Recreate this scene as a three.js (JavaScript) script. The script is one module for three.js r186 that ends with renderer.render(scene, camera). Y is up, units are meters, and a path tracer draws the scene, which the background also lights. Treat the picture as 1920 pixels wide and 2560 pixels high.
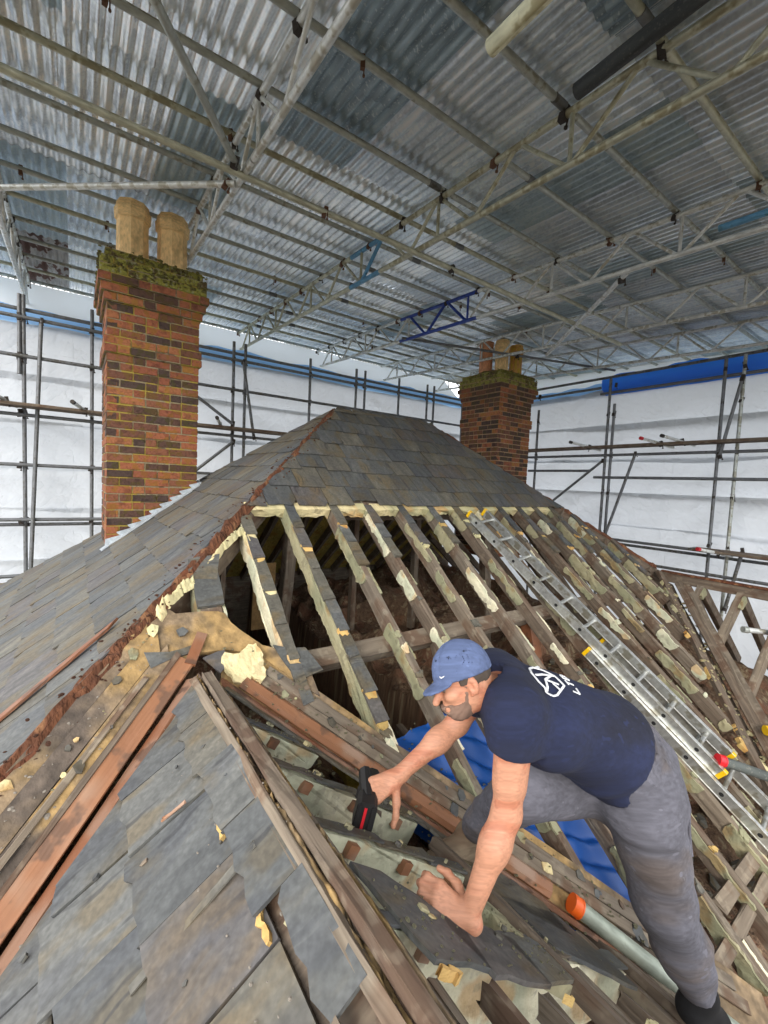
import * as THREE from 'three';
import { mergeGeometries } from 'three/addons/utils/BufferGeometryUtils.js';

// ---------- camera, sky, sun, exposure ----------
const scene = new THREE.Scene();
const camera = new THREE.PerspectiveCamera(99.17, 768 / 1024, 0.05, 400);
{
  const right = new THREE.Vector3(0.81443, 0.04429, 0.57857), up = new THREE.Vector3(0.00076, 0.997, -0.07739), back = new THREE.Vector3(-0.58026, 0.06347, 0.81195);
  camera.quaternion.setFromRotationMatrix(new THREE.Matrix4().makeBasis(right, up, back));
  camera.position.set(0, 0, 0);
}
const renderer = new THREE.WebGLRenderer({ antialias: true });
renderer.toneMapping = THREE.LinearToneMapping;
renderer.toneMappingExposure = 3.5;
renderer.shadowMap.enabled = true;
{
  const w = 64, h = 32, d = new Float32Array(w * h * 4);
  for (let j = 0; j < h; j++) for (let i = 0; i < w; i++) {
    const el = (j + 0.5) / h * 2 - 1, k = Math.max(0, el), o = (j * w + i) * 4;      // row 0 is the bottom
    const c = 0.92 + 0.12 * Math.sin(i / w * 6.283 * 3 + j * 0.6) * Math.sin(j * 0.5 + 1) * (1 - k) * 0.6 + 0.12 * k;
    d[o] = c * 0.985; d[o + 1] = c * 0.995; d[o + 2] = c * 1.02; d[o + 3] = 1;
  }
  const sky = new THREE.DataTexture(d, w, h, THREE.RGBAFormat, THREE.FloatType);
  sky.mapping = THREE.EquirectangularReflectionMapping; sky.magFilter = sky.minFilter = THREE.LinearFilter; sky.needsUpdate = true;
  scene.background = sky; scene.environment = sky;
}
const sun = new THREE.DirectionalLight(0xfff4e6, 0.6);
sun.position.set(-13, 8.5, 12); sun.target.position.set(2, -1, -2); sun.castShadow = true; sun.shadow.radius = 40;
Object.assign(sun.shadow.camera, { left: -14, right: 14, top: 14, bottom: -14, near: 1, far: 60 }); sun.shadow.mapSize.set(2048, 2048);
scene.add(sun, sun.target);

// ---------- helpers ----------
let seedState = 12345;
const rnd = () => { seedState = (seedState + 0x6D2B79F5) | 0; let t = Math.imul(seedState ^ (seedState >>> 15), 1 | seedState); t = (t + Math.imul(t ^ (t >>> 7), 61 | t)) ^ t; return ((t ^ (t >>> 14)) >>> 0) / 4294967296; };
const rr = (a, b) => a + (b - a) * rnd(), ri = n => Math.floor(rnd() * n), pick = a => a[ri(a.length)];
const clamp = (x, a = 0, b = 1) => Math.min(b, Math.max(a, x)), lerp = (a, b, k) => a + (b - a) * k, smooth = (a, b, x) => { const k = clamp((x - a) / (b - a)); return k * k * (3 - 2 * k); };
const V = (u, y, v) => new THREE.Vector3(u, y, -v);                     // u right-away, y up, v left-away
const hash = (x, y, s) => { let h = Math.imul(x, 374761393) + Math.imul(y, 668265263) + Math.imul(s, 1442695041); h = Math.imul(h ^ (h >>> 13), 1274126177); return ((h ^ (h >>> 16)) >>> 0) / 4294967296; };
function vnoise(x, y, per, s) {                                         // tileable value noise
  const xi = Math.floor(x), yi = Math.floor(y), fx = x - xi, fy = y - yi, a = fx * fx * (3 - 2 * fx), b = fy * fy * (3 - 2 * fy), m = n => ((n % per) + per) % per;
  const x0 = m(xi), x1 = m(xi + 1), y0 = m(yi), y1 = m(yi + 1);
  return lerp(lerp(hash(x0, y0, s), hash(x1, y0, s), a), lerp(hash(x0, y1, s), hash(x1, y1, s), a), b);
}
function fbm(x, y, per, oct, s = 1) { let r = 0, a = 0.5, n = 0; for (let i = 0; i < oct; i++) { r += a * vnoise(x, y, per, s + i); n += a; x *= 2; y *= 2; per *= 2; a *= 0.5; } return r / n; }
function fbmA(x, y, px, py, oct, s = 1) {                             // tileable with its own period each way
  let r = 0, a = 0.5, n = 0; for (let i = 0; i < oct; i++) { const xi = Math.floor(x), yi = Math.floor(y), fx = x - xi, fy = y - yi, k = fx * fx * (3 - 2 * fx), l = fy * fy * (3 - 2 * fy), x0 = ((xi % px) + px) % px, x1 = (x0 + 1) % px, y0 = ((yi % py) + py) % py, y1 = (y0 + 1) % py; r += a * lerp(lerp(hash(x0, y0, s + i), hash(x1, y0, s + i), k), lerp(hash(x0, y1, s + i), hash(x1, y1, s + i), k), l); n += a; a *= 0.5; x *= 2; y *= 2; px *= 2; py *= 2; } return r / n; }
const n3 = (x, y, z, s = 5) => (vnoise(x + z * 0.71, y - z * 0.53, 4096, s) + vnoise(z + x * 0.37, y + x * 0.61 + 50, 4096, s + 1)) / 2 * 2 - 1;
function tex(n, metres, fn, grey = false) {                             // fn(x, y in 0..1) -> [r,g,b] sRGB 0..1 or a grey value
  const d = new Uint8Array(n * n * 4);
  for (let j = 0; j < n; j++) for (let i = 0; i < n; i++) {
    const c = fn(i / n, j / n), o = (j * n + i) * 4;
    if (grey) d[o] = d[o + 1] = d[o + 2] = clamp(c) * 255; else { d[o] = clamp(c[0]) * 255; d[o + 1] = clamp(c[1]) * 255; d[o + 2] = clamp(c[2]) * 255; }
    d[o + 3] = 255;
  }
  const t = new THREE.DataTexture(d, n, n, THREE.RGBAFormat);
  t.wrapS = t.wrapT = THREE.RepeatWrapping; t.magFilter = THREE.LinearFilter; t.minFilter = THREE.LinearMipmapLinearFilter; t.generateMipmaps = true;
  if (!grey) t.colorSpace = THREE.SRGBColorSpace;
  t.repeat.set(1 / metres, 1 / metres); t.needsUpdate = true; return t;
}
const mix = (a, b, k) => [lerp(a[0], b[0], k), lerp(a[1], b[1], k), lerp(a[2], b[2], k)];
const hex = h => [(h >> 16 & 255) / 255, (h >> 8 & 255) / 255, (h & 255) / 255];
function mat(color, map, o = {}) { return new THREE.MeshStandardMaterial({ color, map: map || null, roughness: 0.85, metalness: 0, side: THREE.DoubleSide, ...o }); }

const taken = {};
const numbered = n => { const k = taken[n] = (taken[n] || 0) + 1; return k === 1 ? n : `${n}_${String(k - 1).padStart(3, '0')}`; };
const shade = m => { m.castShadow = m.receiveShadow = true; return m; };
function thing(name, label, category, base = new THREE.Vector3(), group) {
  const g = new THREE.Group(); g.name = numbered(name); g.position.copy(base); g.userData = { label, category, kind: 'thing' }; if (group) g.userData.group = group; scene.add(g); return g;
}
function part(parent, name, geometry, material, label) {                // geometry in world coordinates
  const m = shade(new THREE.Mesh(geometry, material)); m.name = name; if (label) m.userData.label = label;
  if (parent.isGroup) m.position.copy(parent.position).negate();
  parent.add(m); return m;
}
function single(name, label, category, geometry, material, group) {
  const m = shade(new THREE.Mesh(geometry, material)); m.name = numbered(name); m.userData = { label, category, kind: 'thing' }; if (group) m.userData.group = group; scene.add(m); return m;
}
function struct(name, geometry, material) { const m = shade(new THREE.Mesh(geometry, material)); m.name = numbered(name); m.userData.kind = 'structure'; scene.add(m); return m; }

function soup(pos, uv, smoothNormals) {
  const g = new THREE.BufferGeometry(); g.setAttribute('position', new THREE.Float32BufferAttribute(pos, 3)); g.setAttribute('uv', new THREE.Float32BufferAttribute(uv, 2)); g.computeVertexNormals(); return g;
}
function indexed(pos, uv, idx) { const g = new THREE.BufferGeometry(); g.setAttribute('position', new THREE.Float32BufferAttribute(pos, 3)); g.setAttribute('uv', new THREE.Float32BufferAttribute(uv, 2)); g.setIndex(idx); g.computeVertexNormals(); return g; }
const merge = list => mergeGeometries(list.map(g => { const q = g.index ? g.toNonIndexed() : g; for (const k of Object.keys(q.attributes)) if (!['position', 'normal', 'uv'].includes(k)) q.deleteAttribute(k); return q; }));
// timber or bar from a to b: width w across, height h along up; chamfered and slightly uneven
function bar(a, b, w, h, up = new THREE.Vector3(0, 1, 0), { seg = 1, jit = 0, cham = 0.06, bow = 0 } = {}) {
  const ex = b.clone().sub(a), len = ex.length(); ex.normalize();
  const ez = new THREE.Vector3().crossVectors(ex, up).normalize(), ey = new THREE.Vector3().crossVectors(ez, ex).normalize();
  const c = Math.min(w, h) * cham, W = w / 2, H = h / 2, ring = [[-W + c, -H], [W - c, -H], [W, -H + c], [W, H - c], [W - c, H], [-W + c, H], [-W, H - c], [-W, -H + c]];
  const per = [0]; for (let i = 0; i < 8; i++) per.push(per[i] + Math.hypot(ring[(i + 1) % 8][0] - ring[i][0], ring[(i + 1) % 8][1] - ring[i][1]));
  const ou = rr(0, 9), ov = rr(0, 9), pos = [], uv = [], P = [], p = new THREE.Vector3();
  for (let k = 0; k <= seg; k++) { const row = []; for (let i = 0; i < 8; i++) { const s = len * k / seg, e = k === 0 || k === seg ? 1.6 : 1; p.copy(a).addScaledVector(ex, s + (k === 0 || k === seg ? rr(-jit, jit) * 2 : 0)).addScaledVector(ez, ring[i][0] + rr(-jit, jit) * e).addScaledVector(ey, ring[i][1] + rr(-jit, jit) * e + bow * Math.sin(Math.PI * k / seg)); row.push([p.x, p.y, p.z, s]); } P.push(row); }
  const tri = (A, B, C, ua, ub, uc) => { pos.push(...A.slice(0, 3), ...B.slice(0, 3), ...C.slice(0, 3)); uv.push(...ua, ...ub, ...uc); };
  for (let k = 0; k < seg; k++) for (let i = 0; i < 8; i++) { const j = (i + 1) % 8, A = P[k][i], B = P[k + 1][i], C = P[k + 1][j], D = P[k][j], va = ov + per[i], vb = ov + per[i + 1];
    tri(A, C, B, [ou + A[3], va], [ou + C[3], vb], [ou + B[3], va]); tri(A, D, C, [ou + A[3], va], [ou + D[3], vb], [ou + C[3], vb]); }
  for (const [k, f] of [[0, 1], [seg, -1]]) for (let i = 1; i < 7; i++) { const q = f > 0 ? [0, i, i + 1] : [0, i + 1, i], [A, B, C] = q.map(n => P[k][n]), t = q.map(n => [ou + ring[n][0], ov + ring[n][1]]); tri(A, B, C, ...t); }
  return soup(pos, uv);
}
function tube(a, b, r = 0.0242, n = 10) {
  const d = b.clone().sub(a), len = d.length(), g = new THREE.CylinderGeometry(r, r, len, n, 1), uv = g.attributes.uv, o = rr(0, 5);
  for (let i = 0; i < uv.count; i++) uv.setXY(i, uv.getX(i) * r * 6.283 + o, uv.getY(i) * len + o * 2);
  g.applyQuaternion(new THREE.Quaternion().setFromUnitVectors(new THREE.Vector3(0, 1, 0), d.normalize())); g.translate((a.x + b.x) / 2, (a.y + b.y) / 2, (a.z + b.z) / 2); return g;
}
function pathTube(pts, r, n = 8, seg = 24) { const c = new THREE.CatmullRomCurve3(pts); return new THREE.TubeGeometry(c, seg, r, n, false); }
// a plane y = c + a*u + b*v
const plane = (c, a, b) => { const l = Math.hypot(a, 1, b); return { y: (u, v) => c + a * u + b * v, su: Math.hypot(1, a), sv: Math.hypot(1, b), n: new THREE.Vector3(-a / l, 1 / l, b / l), at(u, v, h = 0) { return V(u, c + a * u + b * v, v).addScaledVector(this.n, h); } }; };
// prism over polygon [[u,v]...] of plane pl between lifts h0 and h1 (numbers or functions of u,v)
function prism(pl, poly, h0, h1, { ou = rr(0, 9), ov = rr(0, 9), swap = false } = {}) {
  const f0 = typeof h0 === 'function' ? h0 : () => h0, f1 = typeof h1 === 'function' ? h1 : () => h1;
  let area = 0; for (let i = 0; i < poly.length; i++) { const p = poly[i], q = poly[(i + 1) % poly.length]; area += p[0] * q[1] - q[0] * p[1]; }
  if (area < 0) poly = poly.slice().reverse();
  const c = poly.map(p => new THREE.Vector2(p[0], p[1])), tris = THREE.ShapeUtils.triangulateShape(c, []), pos = [], uv = [];
  const U = p => swap ? [ou + p[1] * pl.sv, ov + p[0] * pl.su] : [ou + p[0] * pl.su, ov + p[1] * pl.sv];
  const T = poly.map(p => pl.at(p[0], p[1], f1(p[0], p[1]))), B = poly.map(p => pl.at(p[0], p[1], f0(p[0], p[1])));
  const push = (P, t) => { pos.push(P.x, P.y, P.z); uv.push(...t); };
  for (const [i, j, k] of tris) { for (const q of [i, j, k]) push(T[q], U(poly[q])); for (const q of [i, k, j]) push(B[q], U(poly[q])); }
  for (let i = 0; i < poly.length; i++) { const j = (i + 1) % poly.length, a = U(poly[i]), b = U(poly[j]), d = 0.02; push(T[i], a); push(B[i], [a[0] + d, a[1] + d]); push(B[j], [b[0] + d, b[1] + d]); push(T[i], a); push(B[j], [b[0] + d, b[1] + d]); push(T[j], b); }
  return soup(pos, uv);
}
// ragged outline: subdivide the edges of a polygon and push the points about
function ragged(poly, step, amp, keep = () => false) {
  const out = []; for (let i = 0; i < poly.length; i++) { const p = poly[i], q = poly[(i + 1) % poly.length], L = Math.hypot(q[0] - p[0], q[1] - p[1]), n = Math.max(1, Math.round(L / step));
    for (let k = 0; k < n; k++) { const x = lerp(p[0], q[0], k / n), y = lerp(p[1], q[1], k / n); if (keep(i, k)) out.push([x, y]); else out.push([x + rr(-amp, amp), y + rr(-amp, amp)]); } } return out;
}
function clip(poly, nx, ny, d) {                                        // keep nx*x+ny*y <= d
  const out = []; for (let i = 0; i < poly.length; i++) { const p = poly[i], q = poly[(i + 1) % poly.length], a = nx * p[0] + ny * p[1] - d, b = nx * q[0] + ny * q[1] - d; if (a <= 0) out.push(p); if ((a < 0) !== (b < 0) && a !== b) { const k = a / (a - b); out.push([lerp(p[0], q[0], k), lerp(p[1], q[1], k)]); } } return out;
}
const areaOf = poly => { let s = 0; for (let i = 0; i < poly.length; i++) { const p = poly[i], q = poly[(i + 1) % poly.length]; s += p[0] * q[1] - q[0] * p[1]; } return Math.abs(s) / 2; };

// ---------- textures (all tileable, real-world size in metres) ----------
const T = {};
T.slate = tex(512, 0.7, (x, y) => { const wv = (fbm(x * 4, y * 4, 4, 3, 2) - 0.5) * 0.1, s = fbmA(x * 3, (y + wv) * 18, 3, 18, 5, 3), f = fbm(x * 60, y * 60, 60, 3, 9), b = fbmA(x * 4, (y + wv) * 7, 4, 7, 5, 21), r = fbmA(x * 3, (y + wv) * 6, 3, 6, 5, 31), w = fbmA(x * 3, (y + wv) * 46, 3, 46, 3, 33);
  let c = mix([0.48, 0.485, 0.48], [0.69, 0.69, 0.67], s); c = mix(c, [0.46, 0.47, 0.50], smooth(0.48, 0.7, b) * 0.45); c = mix(c, [0.62, 0.55, 0.43], smooth(0.46, 0.66, r) * 0.7); c = mix(c, [0.74, 0.74, 0.71], smooth(0.66, 0.8, w) * 0.25); c = mix(c, [0.30, 0.30, 0.31], smooth(0.66, 0.78, fbmA(x * 3, (y + wv) * 20, 3, 20, 4, 37)) * 0.5); const k = 0.84 + f * 0.32; return c.map(q => q * k); });
T.slateBump = tex(512, 0.9, (x, y) => 0.6 * fbmA(x * 4, y * 14, 4, 14, 5, 3) + 0.4 * fbm(x * 18, y * 18, 18, 4, 8), true);
T.wood = tex(512, 0.8, (x, y) => { const w = fbmA(x * 3, y * 5, 3, 5, 3, 4), g = fbmA(x * 3, y * 64 + w * 3, 3, 64, 3, 12), p = fbm(x * 5, y * 5, 5, 4, 5), d = fbm(x * 20, y * 20, 20, 3, 6);
  let c = mix([0.38, 0.35, 0.32], [0.64, 0.61, 0.56], g * 0.7 + p * 0.3); c = mix(c, [0.38, 0.28, 0.22], smooth(0.52, 0.72, p) * 0.55); c = mix(c, [0.70, 0.68, 0.62], smooth(0.6, 0.75, d) * 0.35); return c; });
T.woodBump = tex(512, 0.8, (x, y) => { const w = fbmA(x * 3, y * 5, 3, 5, 3, 4); return 0.75 * fbmA(x * 3, y * 64 + w * 3, 3, 64, 3, 12) + 0.25 * fbm(x * 24, y * 24, 24, 2, 6); }, true);
T.redwood = tex(512, 0.9, (x, y) => { const w = fbmA(x * 2, y * 4, 2, 4, 3, 14), g = fbmA(x * 2, y * 48 + w * 4, 2, 48, 3, 22), p = fbm(x * 4, y * 4, 4, 4, 25), d = fbm(x * 14, y * 14, 14, 4, 36);
  let c = mix([0.52, 0.36, 0.26], [0.66, 0.46, 0.32], g * 0.5 + p * 0.5); c = mix(c, [0.64, 0.56, 0.50], smooth(0.46, 0.66, p) * 0.7); c = mix(c, [0.33, 0.26, 0.22], smooth(0.56, 0.72, d) * 0.6); return c; });
T.foam = tex(512, 0.7, (x, y) => { const a = fbm(x * 4, y * 4, 4, 4, 41), b = fbm(x * 18, y * 18, 18, 4, 42), g = fbm(x * 3, y * 3, 3, 3, 44); let c = mix([0.84, 0.81, 0.68], [0.92, 0.90, 0.80], b); c = mix(c, [0.72, 0.74, 0.64], smooth(0.45, 0.65, g) * 0.7); c = mix(c, [0.74, 0.56, 0.36], smooth(0.64, 0.78, a) * 0.5); c = mix(c, [0.55, 0.52, 0.44], smooth(0.62, 0.78, b) * 0.4); return c; });
T.foamBump = tex(256, 0.3, (x, y) => fbm(x * 8, y * 8, 8, 5, 51), true);
T.grain = tex(256, 0.25, (x, y) => { const g = 0.78 + 0.44 * fbm(x * 14, y * 14, 14, 4, 61) * 0.6 + 0.2 * fbm(x * 4, y * 4, 4, 2, 62) - 0.1; return [g, g, g]; });
T.grainBump = tex(256, 0.25, (x, y) => fbm(x * 16, y * 16, 16, 4, 66), true);
T.brick = tex(512, 0.6, (x, y) => { const a = fbm(x * 9, y * 9, 9, 4, 71), b = fbm(x * 40, y * 40, 40, 3, 72), l = fbm(x * 11, y * 11, 11, 5, 73); let k = 0.66 + a * 0.30 + b * 0.40; let c = [k, k * 0.99, k * 0.98]; c = mix(c, [0.55, 0.50, 0.50], smooth(0.5, 0.75, a) * 0.5); c = mix(c, [0.92, 1.22, 0.66], smooth(0.54, 0.62, l) * 0.8); return c; });
T.mortar = tex(512, 0.6, (x, y) => { const l = fbm(x * 7, y * 7, 7, 5, 83), b = fbm(x * 30, y * 30, 30, 3, 82); let c = mix([0.46, 0.42, 0.33], [0.58, 0.53, 0.42], b); c = mix(c, [0.60, 0.52, 0.16], smooth(0.46, 0.56, l) * 0.7); c = mix(c, [0.28, 0.23, 0.18], smooth(0.60, 0.7, fbm(x * 5, y * 5, 5, 3, 88)) * 0.6); return c; });
T.mortarRed = tex(256, 0.6, (x, y) => { const b = fbm(x * 20, y * 20, 20, 3, 182); return mix([0.50, 0.40, 0.30], [0.66, 0.56, 0.44], b); });
T.moss = tex(512, 0.6, (x, y) => { const l = fbm(x * 8, y * 8, 8, 5, 93), b = fbm(x * 22, y * 22, 22, 4, 94); let c = mix([0.42, 0.41, 0.16], [0.60, 0.58, 0.28], b); c = mix(c, [0.30, 0.24, 0.17], smooth(0.52, 0.66, l) * 0.8); c = mix(c, [0.52, 0.52, 0.40], smooth(0.62, 0.75, b) * 0.8); return c; });
T.tin = tex(512, 1.6, (x, y) => { const s = fbmA(x * 40, y * 3, 40, 3, 4, 101), f = fbm(x * 150, y * 110, 150, 2, 102), b = fbm(x * 5, y * 5, 5, 4, 103), q = smooth(0.62, 0.72, fbmA(x * 90, y * 24, 90, 24, 3, 109)); const k = 0.80 + s * 0.30 + (f - 0.5) * 0.16 + (b - 0.5) * 0.14 + q * 0.16; let c = [k * 0.97, k, k * 1.03]; c = mix(c, [0.58, 0.58, 0.59], smooth(0.6, 0.74, fbm(x * 7, y * 7, 7, 4, 107)) * 0.15); return c; });
T.tinSpeck = tex(512, 0.8, (x, y) => { const f = fbm(x * 70, y * 70, 70, 2, 112), s = fbm(x * 30, y * 5, 30, 4, 111); let k = 0.66 + s * 0.4; let c = [k * 0.96, k, k * 1.03]; c = mix(c, [1.25, 1.28, 1.3], smooth(0.70, 0.80, f)); return c; });
T.tinRust = tex(512, 1.2, (x, y) => { const r = fbm(x * 14, y * 4, 14, 4, 121), s = fbm(x * 40, y * 4, 40, 4, 101); const k = 0.7 + s * 0.4; return mix([k, k, k], [0.46, 0.27, 0.19], smooth(0.5, 0.58, r)); });
T.galv = tex(256, 0.4, (x, y) => { const a = fbm(x * 6, y * 6, 6, 4, 131), b = fbm(x * 30, y * 8, 30, 3, 132); const k = 0.68 + a * 0.34 + b * 0.2; return mix([k, k, k * 0.99], [0.52, 0.47, 0.36], smooth(0.58, 0.75, a) * 0.5); });
T.dirt = tex(512, 1.1, (x, y) => { const a = fbm(x * 4, y * 4, 4, 5, 141), b = fbm(x * 30, y * 30, 30, 4, 142), g = fbmA(x * 4, y * 34, 4, 34, 3, 143), d = fbm(x * 3, y * 3, 3, 4, 145); let c = mix([0.42, 0.36, 0.29], [0.58, 0.50, 0.39], g * 0.6 + b * 0.4); c = mix(c, [0.64, 0.52, 0.32], smooth(0.5, 0.66, a) * 0.7); c = mix(c, [0.31, 0.28, 0.26], smooth(0.50, 0.64, d) * 0.8); const k = 0.72 + b * 0.56; return c.map(q => q * k); });
T.debris = tex(512, 1.0, (x, y) => { const a = fbm(x * 6, y * 6, 6, 5, 151), b = fbm(x * 40, y * 40, 40, 3, 152), d = fbm(x * 18, y * 18, 18, 3, 154); let c = mix([0.34, 0.27, 0.22], [0.58, 0.49, 0.40], b); c = mix(c, [0.52, 0.36, 0.28], smooth(0.52, 0.66, a) * 0.5); c = mix(c, [0.62, 0.58, 0.48], smooth(0.62, 0.72, d) * 0.8); return c; });
T.cloth = tex(512, 0.5, (x, y) => { const a = fbm(x * 5, y * 5, 5, 4, 161), w = hash(Math.floor(x * 512) % 4, Math.floor(y * 512) % 4, 2), b = fbm(x * 60, y * 60, 60, 2, 163), s = fbm(x * 26, y * 26, 26, 2, 167); let k = 0.86 + (a - 0.5) * 0.28 + (b - 0.5) * 0.2 + w * 0.04; let c = mix([k, k, k], [k * 1.02, k * 0.93, k * 0.82], smooth(0.48, 0.66, fbm(x * 3, y * 3, 3, 4, 165)) * 0.9); return mix(c, [1.5, 1.5, 1.4], smooth(0.76, 0.82, s) * 0.6); });
T.sheetBump = tex(512, 1.6, (x, y) => fbm(x * 5, y * 5, 5, 5, 171) * 0.6 + Math.pow(Math.abs(fbm((x + y) * 4, (x - y) * 6, 12, 4, 172) - 0.5) * 2, 0.7) * 0.4, true);
T.skin = tex(256, 0.2, (x, y) => { const a = fbm(x * 6, y * 6, 6, 4, 181), b = fbm(x * 40, y * 40, 40, 2, 183); const k = 0.9 + (b - 0.5) * 0.16; return mix([k, k, k], [k * 0.94, k * 0.80, k * 0.76], smooth(0.44, 0.7, a) * 0.6); });

const M = {};
const slateTints = [0xa4a5a4, 0x969899, 0xaba69a, 0x9c9797, 0x8d9093, 0xa39e93];
M.slate = slateTints.map(c => mat(c, T.slate, { roughness: 0.62, bumpMap: T.slateBump, bumpScale: 0.006 }));
M.wood = [0xe6dfd6, 0xd2c6bb, 0xf2e9dd].map(c => mat(c, T.wood, { roughness: 0.92, bumpMap: T.woodBump, bumpScale: 0.006 }));
M.redwood = [0xffffff, 0xd9c9c0].map(c => mat(c, T.redwood, { roughness: 0.6, bumpMap: T.woodBump, bumpScale: 0.003 }));
M.foam = mat(0xffffff, T.foam, { roughness: 0.9, bumpMap: T.foamBump, bumpScale: 0.012 });
M.foamGreen = mat(0xbdbbae, T.foam, { roughness: 0.9, bumpMap: T.foamBump, bumpScale: 0.012 });
M.foamFresh = mat(0xfaf0d6, T.foam, { roughness: 0.85, bumpMap: T.foamBump, bumpScale: 0.015 });
M.foamOrange = mat(0xf3cd94, T.foam, { roughness: 0.85, bumpMap: T.foamBump, bumpScale: 0.012 });
M.brick = [0x8f563a, 0x824c36, 0x684434, 0x523a30, 0x96603f, 0x7c4e38, 0x463630].map(c => mat(c, T.brick, { roughness: 0.9, bumpMap: T.grainBump, bumpScale: 0.004 }));
M.mortar = mat(0xffffff, T.mortar, { roughness: 0.95, bumpMap: T.grainBump, bumpScale: 0.006 });
M.mortarRed = mat(0xffffff, T.mortarRed, { roughness: 0.95, bumpMap: T.grainBump, bumpScale: 0.006 });
M.moss = mat(0xffffff, T.moss, { roughness: 1, bumpMap: T.grainBump, bumpScale: 0.012 });
M.tin = { l: mat(0xfdfeff, T.tin, { roughness: 0.26, metalness: 0.5 }), m: mat(0xeaf0f5, T.tin, { roughness: 0.28, metalness: 0.5 }), d: mat(0xa6b4bc, T.tinSpeck, { roughness: 0.36, metalness: 0.4 }), b: mat(0xd8dee4, T.tin, { roughness: 0.28, metalness: 0.5 }), g: mat(0xb4c2c8, T.tin, { roughness: 0.34, metalness: 0.4 }), r: mat(0xb0adaa, T.tinRust, { roughness: 0.7, metalness: 0.3 }) };
M.galv = [0xdcdfdf, 0xb2b7b4, 0xbcbca9].map(c => mat(c, T.galv, { roughness: 0.45, metalness: 0.35 }));
M.alu = mat(0xd3d6d6, T.galv, { roughness: 0.38, metalness: 0.75 });
M.steel = mat(0x75787c, T.galv, { roughness: 0.55, metalness: 0.3 });
M.rust = mat(0x6f5140, T.grain, { roughness: 0.9, metalness: 0.2 });
M.iron = mat(0x453f3b, T.grain, { roughness: 0.8, metalness: 0.3 });
M.bluePaint = mat(0x1d3f9c, T.grain, { roughness: 0.5 });
M.paleBlue = mat(0x5a93bd, T.galv, { roughness: 0.55 });
M.crumb = mat(0x8f877c, T.grain, { roughness: 0.95 });
M.dirt = mat(0xffffff, T.dirt, { roughness: 0.95, bumpMap: T.grainBump, bumpScale: 0.004 });
M.hip = mat(0xd6a68c, T.debris, { roughness: 0.95, bumpMap: T.grainBump, bumpScale: 0.02 });
M.debris = mat(0xf4ece4, T.debris, { roughness: 1, bumpMap: T.grainBump, bumpScale: 0.02 });
M.sheet = new THREE.MeshPhysicalMaterial({ color: 0xcacfd4, roughness: 1, transmission: 0.42, thickness: 0, side: THREE.DoubleSide, bumpMap: T.sheetBump, bumpScale: 0.045 });
M.netting = new THREE.MeshPhysicalMaterial({ color: 0x9ccbfa, roughness: 1, transmission: 0.8, thickness: 0, side: THREE.DoubleSide });
M.apron = new THREE.MeshPhysicalMaterial({ color: 0xe4f0fb, roughness: 1, transmission: 0.72, thickness: 0, side: THREE.DoubleSide });
M.blueNet = new THREE.MeshPhysicalMaterial({ color: 0x3f90f8, roughness: 0.9, transmission: 0.7, thickness: 0, side: THREE.DoubleSide });
M.tarp = mat(0x0d4f9e, null, { roughness: 0.5 });
M.lead = mat(0xb4bcc2, T.grain, { roughness: 0.6, metalness: 0.15 });
M.buff = mat(0xfcd69a, T.grain, { roughness: 0.85, bumpMap: T.grainBump, bumpScale: 0.003 });
M.terracotta = mat(0xd99a72, T.grain, { roughness: 0.85, bumpMap: T.grainBump, bumpScale: 0.003 });
// ---------- the enclosure: ground, tin roof, beams, sheeted scaffold ----------
{
  const g = new THREE.PlaneGeometry(240, 240); g.rotateX(-Math.PI / 2); g.translate(0, -7.2, 0);
  const uv = g.attributes.uv; for (let i = 0; i < uv.count; i++) uv.setXY(i, uv.getX(i) * 240, uv.getY(i) * 240);
  struct('ground', g, mat(0x7f8470, T.dirt, { roughness: 1 }));
}
const roofY = v => 2.43 + 0.05 * v;
const sheetRows = [[-2.3, -0.36], [-0.45, 1.52], [1.44, 3.37], [3.28, 5.15], [5.06, 6.95], [6.85, 9.1]];
{
  const roof = thing('corrugated_roof', 'temporary roof of overlapping corrugated iron sheets over the scaffold', 'roof', V(3, roofY(3), 3));
  const kinds = { '0': 'mbgmbgmgm', '1': 'mbgmbdbbmgmbgm', '2': 'gglldbmgbmgbmb', '3': 'lllgllmlbmlgmbl', '4': 'lgmlllmllglmlgl', '5': 'mrlmglmlmlmlmml' };
  for (let r = 0; r < sheetRows.length; r++) for (let k = -2; k < 16; k++) {
    const [v0, v1] = sheetRows[r], u0 = -0.02 + 0.62 * k - 0.03, w = 0.655, jv = rr(-0.03, 0.03), n = 52, pos = [], uv = [], idx = [], lift = ((k & 1) ? 0.004 : 0) + (r & 1 ? 0.007 : 0), tiltl = rr(-0.004, 0.004);
    const ks = kinds[r], c = k + 2 >= 0 && k + 2 < ks.length ? ks[k + 2] : pick(['l', 'm', 'g', 'b', 'm']), ph = rr(0, 1);
    const ou = rr(0, 3), ov = rr(0, 3);
    for (let j = 0; j <= 3; j++) for (let i = 0; i <= n; i++) { const x = u0 + w * i / n, v = lerp(v0, v1, j / 3) + (j === 0 || j === 3 ? jv : 0), a = Math.sin((x + 0.02) / 0.0775 * 6.283); pos.push(x, roofY(v) + 0.028 + 0.0115 * a + lift + tiltl * (i / n) + (j === 0 ? 0.004 : 0), -v); uv.push(ou + x, ov + v); }
    for (let j = 0; j < 3; j++) for (let i = 0; i < n; i++) { const a = j * (n + 1) + i; idx.push(a, a + 1, a + n + 2, a, a + n + 2, a + n + 1); }
    const m = part(roof, 'corrugated_sheet', indexed(pos, uv, idx), M.tin[c]);
  }
}
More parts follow.
